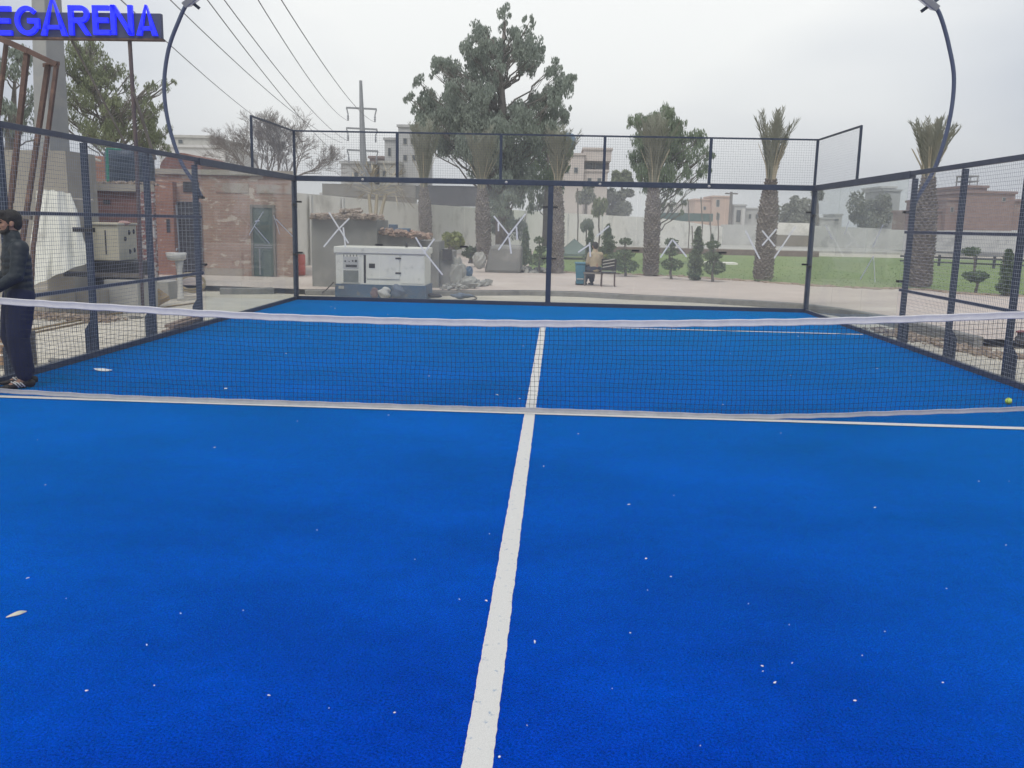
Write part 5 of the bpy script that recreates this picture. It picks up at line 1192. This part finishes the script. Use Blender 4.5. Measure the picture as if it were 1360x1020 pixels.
# ------------------------------------------------------------------ sign board
YSN = 17.5
t = thing('sign_board', 'dark sign board on poles with tall bright blue letters, upper left', 'sign', (at(176,300,YSN).x, YSN, 0))
pA, pB = at(-60, 33, YSN), at(214, 33, YSN); zlo, zhi = at(107, 50, YSN).z, at(107, 16.5, YSN).z
def tiltbox(mb, x0, x1, dz0, dz1, y0, y1):
    """board follows the slight roll of its own mounting: level in the world"""
    mb.box(x0, x1, y0, y1, dz0, dz1)
m = MB(); m.box(pA.x, pB.x, YSN, YSN+.10, zlo, zhi); m.build('panel', mat('dark_sign_panel', (.04,.05,.11), (.055,.065,.125), 3, .6), t, bevel=.01)
m = MB(); m.box(pA.x, pB.x+.02, YSN-.03, YSN+.12, zlo-.035, zlo-.002); m.build('frame', M_rust, t)
M_let = bpy.data.materials.new('blue_letter'); M_let.use_nodes = True
_p = M_let.node_tree.nodes['Principled BSDF']; _p.inputs['Base Color'].default_value = (.01,.02,.75,1); _p.inputs['Roughness'].default_value = .35
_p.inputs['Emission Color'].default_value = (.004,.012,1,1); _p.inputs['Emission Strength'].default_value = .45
def glyph(ch, x0, x1, y0, y1):
    cx = (x0+x1)/2; a = at(x0, (y0+y1)/2, YSN).x; b = at(x1, (y0+y1)/2, YSN).x; lo = at(cx, y1, YSN).z; hi = at(cx, y0, YSN).z; w_ = b-a; h = hi-lo; st = .088
    m = MB(); ya, yb = YSN-.07, YSN-.004
    def R(u0, u1, v0, v1): m.box(a+u0, a+u1, ya, yb, lo+v0, lo+v1)
    def Q(pts): m.prism_xz([(a+u, lo+v) for u, v in pts], ya, yb)
    if ch == 'E': R(0, st, 0, h); R(st+.0005, w_, 0, st); R(st+.0005, w_*.92, h*.5-st/2, h*.5+st/2); R(st+.0005, w_, h-st, h)
    if ch == 'N': R(0, st, 0, h); R(w_-st, w_, 0, h); Q([(.001,h),(w_-st*1.0,0),(w_-.001,0),(st*1.0,h)][::-1])
    if ch == 'A':
        Q([(0,0),(st*1.15,0),(w_/2+.0,h*.99),(w_/2-.012,h)]); Q([(w_,0),(w_/2+.012,h),(w_/2,h*.99),(w_-st*1.15,0)]); Q([(st*.9,h*.14),(w_-st*.9,h*.14),(w_-st*1.25,h*.14+st*.9),(st*1.25,h*.14+st*.9)]) if h > .7 else Q([(st*.95,h*.17),(w_-st*.95,h*.17),(w_-st*1.3,h*.17+st*.8),(st*1.3,h*.17+st*.8)])
    if ch == 'R':
        R(0, st, 0, h); n = 12; ro = h*.29; ri = ro-st; cz = h-ro; cx0 = w_-ro-.01; R(st+.0005, cx0, h-st, h); R(st+.0005, cx0, cz-ro, cz-ro+st)
        for i in range(n):
            t0, t1 = -math.pi/2+math.pi*i/n, -math.pi/2+math.pi*(i+1)/n
            Q([(cx0+ri*math.cos(t0),cz+ri*math.sin(t0)),(cx0+ro*math.cos(t0),cz+ro*math.sin(t0)),(cx0+ro*math.cos(t1),cz+ro*math.sin(t1)),(cx0+ri*math.cos(t1),cz+ri*math.sin(t1))])
        Q([(cx0-st*.9,cz-ro),(w_-st*1.05,0),(w_+.0,0),(cx0+st*.25,cz-ro)][::-1])
    if ch == 'G':
        n = 22; ro = h/2; ri = ro-st; fx = w_/h
        for i in range(n):
            t0, t1 = math.radians(42+(325-42)*i/n), math.radians(42+(325-42)*(i+1)/n); cz = h/2; cx0 = w_/2
            Q([(cx0+ri*math.cos(t0)*fx,cz+ri*math.sin(t0)),(cx0+ro*math.cos(t0)*fx,cz+ro*math.sin(t0)),(cx0+ro*math.cos(t1)*fx,cz+ro*math.sin(t1)),(cx0+ri*math.cos(t1)*fx,cz+ri*math.sin(t1))])
        R(w_*.52, w_, h*.42, h*.42+st); R(w_-st, w_, h*.24, h*.42)
    m.build('letter', M_let, t)
for ch, x0, x1, y0, y1 in (('E',-8,17,9,47.5),('G',22,54,8.5,48),('A',55,90,-3,48),('R',93,121,8,47.5),('E',125,147,8,47),('N',149,178,7.5,47),('A',182,210,7,48)): glyph(ch, x0, x1, y0, y1)
p0, p1 = at(172, 50, YSN+.05), at(184, 420, YSN+.05)
m = MB(); q = at(181, 200, YSN+.05); m.tube([p0, q, (at(184,300,YSN+.05).x, YSN+.05, -.02)], .038, 10); m.build('pole', mat('sign_pole_paint', (.075,.06,.075), (.11,.08,.075), 5, .7), t)
m = MB(); m.tube([at(177,122,YSN+.03), at(206,212,YSN+.4)], .032, 8); m.build('brace', M_bark, t)
m = MB(); m.tube([at(94,51,YSN+.1), at(166,190,YSN+.9)], .022, 8); m.build('brace', M_bark, t)
m = MB(); m.tube([at(9,51,YSN+.1), at(-10,220,YSN+.2)], .045, 8); m.build('pole', M_rust, t)

# ------------------------------------------------------------------ people
def remesh(o, vox, sm=4):
    r_ = o.modifiers.new('remesh', 'REMESH'); r_.mode = 'VOXEL'; r_.voxel_size = vox; r_.use_smooth_shade = True
    s_ = o.modifiers.new('smooth', 'SMOOTH'); s_.factor = .5; s_.iterations = sm
def cap(m, pts, rs, sides=14, fl=1.0):
    pts = [Vector(p) for p in pts]
    m.tube(pts, rs, sides)
    for p, r in zip(pts, rs): m.ball(p, r, 12, 8)
M_skin = mat('skin', (.40,.23,.155), (.34,.19,.125), 12, .55); M_hair = mat('black_hair', (.012,.011,.011), (.022,.02,.019), 60, .7, .6, 120)
def person(label, loc, rot, J, k, top, bottom, shoe, vox=.011, quilt=False, stripes=True, look=0.0):
    t = thing('person', label, 'person', loc); t.rotation_euler = (0, 0, rot)
    V = lambda *a: Vector(a)*k
    def bl(m, name, mt, par=t):
        me = bpy.data.meshes.new(name); me.from_pydata([tuple(Vector(v)*k) for v in m.v], [], m.f); me.materials.append(mt); me.update()
        o = bpy.data.objects.new(name, me); o.parent = par; C.objects.link(o); me.polygons.foreach_set('use_smooth', [True]*len(me.polygons)); return o
    H = Vector(J['head']); nk = Vector(J['neck']); ch = Vector(J['chest']); pl = Vector(J['pelvis'])
    m = MB()
    # head: skull, jaw, nose, brow, ears
    m.ball(H+Vector((-.012,0,.03)), (.098,.076,.092), 22, 16); m.ball(H+Vector((.022,0,-.035)), (.066,.056,.078), 18, 12); m.ball(H+Vector((.058,0,-.085)), (.028,.026,.024), 12, 8)
    m.ball(H+Vector((.082,0,.022)), (.018,.046,.012), 12, 8); m.tube([H+Vector((.085,0,.012)), H+Vector((.112,0,-.026))], [.009,.016], 8); m.ball(H+Vector((.106,0,-.028)), (.016,.017,.012), 10, 7)
    m.ball(H+Vector((.078,0,-.058)), (.020,.026,.011), 10, 7)
    for s in (-1, 1):
        m.ball(H+Vector((-.005,s*.078,-.008)), (.020,.010,.033), 12, 8); m.ball(H+Vector((.060,s*.036,-.022)), (.026,.020,.020), 10, 7)
    cap(m, [H+Vector((-.02,0,-.05)), nk], [.056,.062])
    cap(m, [nk, ch, (ch+pl)/2, pl], [.075,.13,.125,.13])
    for s in ('l', 'r'):
        sh, el, wr = (Vector(J[s+q]) for q in ('sh','el','wr')); hp, kn, an, toe = (Vector(J[s+q]) for q in ('hp','kn','an','toe'))
        cap(m, [sh, el, wr], [.056,.042,.029]); cap(m, [hp, kn, an], [.085,.058,.038]); cap(m, [an, an.lerp(toe,.5)-Vector((0,0,.02)), toe], [.038,.034,.024])
        cap(m, [ch+Vector((0,0,.08)), sh], [.07,.06])
        # hand: palm, five curled fingers
        d = (wr-el).normalized(); sd = d.cross(Vector((0,0,1)) if abs(d.z) < .8 else Vector((1,0,0))).normalized(); up = sd.cross(d)
        pc = wr+d*.055; 
        for q in (-1, -.33, .33, 1): m.tube([wr+sd*q*.012, pc+sd*q*.028+d*.03], [.016,.014], 8)
        for q, ln in ((-1,.060),(-.33,.078),(.33,.082),(1,.070)):
            b0 = pc+sd*q*.028+d*.03; b1 = b0+(d*.8+up*.35).normalized()*ln*.5; b2 = b1+(d*.35+up*.8).normalized()*ln*.5; cap(m, [b0,b1,b2], [.0105,.0095,.008], 8)
        b0 = wr+d*.03-sd*.028; cap(m, [b0, b0-sd*.03+d*.03, b0-sd*.028+d*.06+up*.02], [.014,.011,.009], 8)
    o = bl(m, 'body', M_skin); remesh(o, vox*k*.8, 3)
    # hair
    m = MB(); m.ball(H+Vector((-.018,0,.055)), (.106,.086,.088), 22, 14); m.ball(H+Vector((-.058,0,.005)), (.066,.080,.082), 18, 12); m.ball(H+Vector((.055,0,.098)), (.045,.066,.036), 14, 9)
    for s in (-1, 1): m.tube([H+Vector((.020,s*.071,.05)), H+Vector((.022,s*.068,-.012))], [.018,.009], 8)
    o = bl(m, 'hair', M_hair); remesh(o, vox*k*.7, 1)
    # beard and brows
    m = MB(); m.ball(H+Vector((.040,0,-.088)), (.052,.052,.034), 16, 10)
    for s in (-1, 1): m.tube([H+Vector((.022,s*.064,-.020)), H+Vector((.030,s*.058,-.06)), H+Vector((.052,s*.036,-.088))], [.010,.017,.022], 8)
    m.tube([H+Vector((.083,-.03,-.052)), H+Vector((.098,0,-.046)), H+Vector((.083,.03,-.052))], [.006,.009,.006], 8)
    o = bl(m, 'beard', M_hair); remesh(o, vox*k*.6, 1)
    m = MB()
    for s in (-1, 1): m.tube([H+Vector((.088,s*.014,.030)), H+Vector((.090,s*.032,.034)), H+Vector((.078,s*.05,.028))], [.004,.006,.003], 6)
    bl(m, 'eyebrows', M_hair)
    m = MB()
    for s in (-1, 1): m.ball(H+Vector((.083,s*.031,.008)), (.010,.012,.008), 10, 8)
    bl(m, 'eyes', M_hair)
    # upper garment
    m = MB(); g = J.get('puff', 1.0)
    n = 9; tp = nk+Vector((0,0,.02))
    P = [tp.lerp(ch, i/4) for i in range(4)]+[ch.lerp(pl-Vector((0,0,.04)), i/6) for i in range(7)]
    rs = [.080,.095,.135,.150]+[.165,.168,.165,.162,.162,.166,.170]
    for i, (p, r) in enumerate(zip(P, rs)): m.ball(p, (r*.80*g, r*1.12*g, .085), 20, 12)
    for s in ('l', 'r'):
        sh, el, wr = (Vector(J[s+q]) for q in ('sh','el','wr')); cap(m, [ch+Vector((0,0,.06)), sh], [.10*g,.082*g])
        Q = [sh.lerp(el, i/5) for i in range(6)]+[el.lerp(wr, i/5) for i in range(1, 6)]
        for i, q in enumerate(Q):
            r = (.082-.0032*i)*g; m.ball(q, (r, r, r), 14, 9)
            if i < len(Q)-1: m.tube([q, Q[i+1]], [r*.93, (r-.003)*.93], 12)
    if quilt: cap(m, [nk+Vector((.01,0,-.02)), nk+Vector((.012,0,.055))], [.088,.080])
    o = bl(m, 'jacket' if quilt else 'shirt', top); remesh(o, vox*k, 2)
    # trousers
    m = MB(); cap(m, [pl+Vector((0,-.05,0)), pl+Vector((0,.05,0))], [.135,.135])
    for s in ('l', 'r'):
        hp, kn, an = (Vector(J[s+q]) for q in ('hp','kn','an')); cap(m, [hp, hp.lerp(kn,.55), kn, kn.lerp(an,.6), an+Vector((0,0,.045))], [.135,.128,.112,.104,.082])
    o = bl(m, 'trousers', bottom); remesh(o, vox*k, 4)
    for s in ('l', 'r'):
        an, toe = Vector(J[s+'an']), Vector(J[s+'toe']); d = (toe-an); d.z = 0; d.normalize(); sd = Vector((-d.y, d.x, 0)); hz = min(an.z, toe.z)
        m = MB(); c0 = Vector((an.x, an.y, hz)); 
        prof = [(-.055,.040,.07),(.02,.045,.075),(.10,.050,.06),(.17,.050,.045),(.215,.036,.035)]
        for x, r, hh in prof: m.ball(c0+d*x+Vector((0,0,hh*.5-.035)), (r if abs(d.x) < .7 else .05, .05 if abs(d.x) < .7 else r, hh*.62), 14, 9)
        o = bl(m, 'shoe', shoe); remesh(o, vox*k*.7, 2)
        if stripes:
            m = MB()
            for q in (.045,.075,.105):
                for sg in (-1, 1): m.tube([c0+d*(q-.02)+sd*sg*.052+Vector((0,0,-.02)), c0+d*(q+.012)+sd*sg*.040+Vector((0,0,.022)), c0+d*(q+.03)+Vector((0,0,.036))], .007, 6)
            bl(m, 'stripes', M_tapew, o)
    return t
M_puf = bpy.data.materials.new('navy_quilted_nylon'); M_puf.use_nodes = True
nt = M_puf.node_tree; _p = nt.nodes['Principled BSDF']; _p.inputs['Base Color'].default_value = (.010,.018,.026,1); _p.inputs['Roughness'].default_value = .6
_tc = nt.nodes.new('ShaderNodeTexCoord'); _w = nt.nodes.new('ShaderNodeTexNoise'); _w.inputs['Scale'].default_value = 14; _w.inputs['Detail'].default_value = 3; _b = nt.nodes.new('ShaderNodeBump'); _b.inputs['Strength'].default_value = .5; _b.inputs['Distance'].default_value = .03
nt.links.new(_tc.outputs['Object'], _w.inputs['Vector']); nt.links.new(_w.outputs['Fac'], _b.inputs['Height']); nt.links.new(_b.outputs[0], _p.inputs['Normal'])
M_trs = mat('navy_trousers', (.005,.011,.045), (.008,.015,.06), 5, .8, .5, 14)
M_sho = mat('black_shoe', (.015,.013,.013), (.03,.02,.018), 9, .6)
STAND = dict(head=(.03,0,1.675), neck=(0,0,1.50), chest=(-.01,0,1.32), pelvis=(-.02,0,.97),
  lsh=(-.01,.19,1.43), lel=(.05,.24,1.16), lwr=(.24,.16,1.02), rsh=(-.01,-.19,1.43), rel=(.02,-.23,1.15), rwr=(.22,-.17,1.05),
  lhp=(-.01,.09,.93), lkn=(.05,.11,.52), lan=(.02,.13,.10), ltoe=(.17,.16,.04), rhp=(-.01,-.09,.93), rkn=(.06,-.10,.52), ran=(-.06,-.11,.10), rtoe=(.09,-.13,.04), puff=1.06)
g = gnd(22, 513)
person('bearded man in a dark puffer jacket standing at the left edge behind the net', (g.x+.07, g.y+.03, 0.004), math.radians(180+44), STAND, 1.06, M_puf, M_trs, M_sho, .013, True)
SIT = dict(head=(.04,0,1.18), neck=(.01,0,1.02), chest=(-.01,0,.85), pelvis=(-.03,0,.52),
  lsh=(-.01,.18,.94), lel=(.06,.22,.70), lwr=(.26,.12,.62), rsh=(-.01,-.18,.94), rel=(.06,-.22,.70), rwr=(.26,-.12,.62),
  lhp=(0,.09,.49), lkn=(.40,.12,.50), lan=(.38,.12,.10), ltoe=(.52,.13,.04), rhp=(0,-.09,.49), rkn=(.40,-.10,.50), ran=(.36,-.10,.10), rtoe=(.50,-.11,.04))
c = gnd(789, 379.5, .125)
person('person in a tan shirt sitting on a bench beyond the glass back wall', (c.x, c.y, .125), math.radians(115), SIT, .98, mat('tan_shirt', (.42,.34,.22), (.34,.28,.19), 6, .85), M_bl, M_sho, .02, False, False)
# two tiny figures by the utility pole
for x, lab, mt in ((961,'tiny figure in dark clothes standing left of the brown utility pole by the far wall', M_bl),(975,'tiny figure in bluish grey clothes standing right of the brown utility pole by the far wall', M_tarpb)):
    pass

# ------------------------------------------------------------------ air
hz = bpy.data.materials.new('haze'); hz.use_nodes = True; _n = hz.node_tree; _n.nodes.clear()
_o = _n.nodes.new('ShaderNodeOutputMaterial'); _v = _n.nodes.new('ShaderNodeVolumePrincipled'); _v.inputs['Density'].default_value = .0025; _v.inputs['Color'].default_value = (.93,.95,.97,1); _v.inputs['Anisotropy'].default_value = 0.0
_n.links.new(_v.outputs[0], _o.inputs['Volume'])
m = MB(); m.box(-360, 360, -130, 430, -1.3, 27); tag(m.build('haze', hz), kind='stuff')
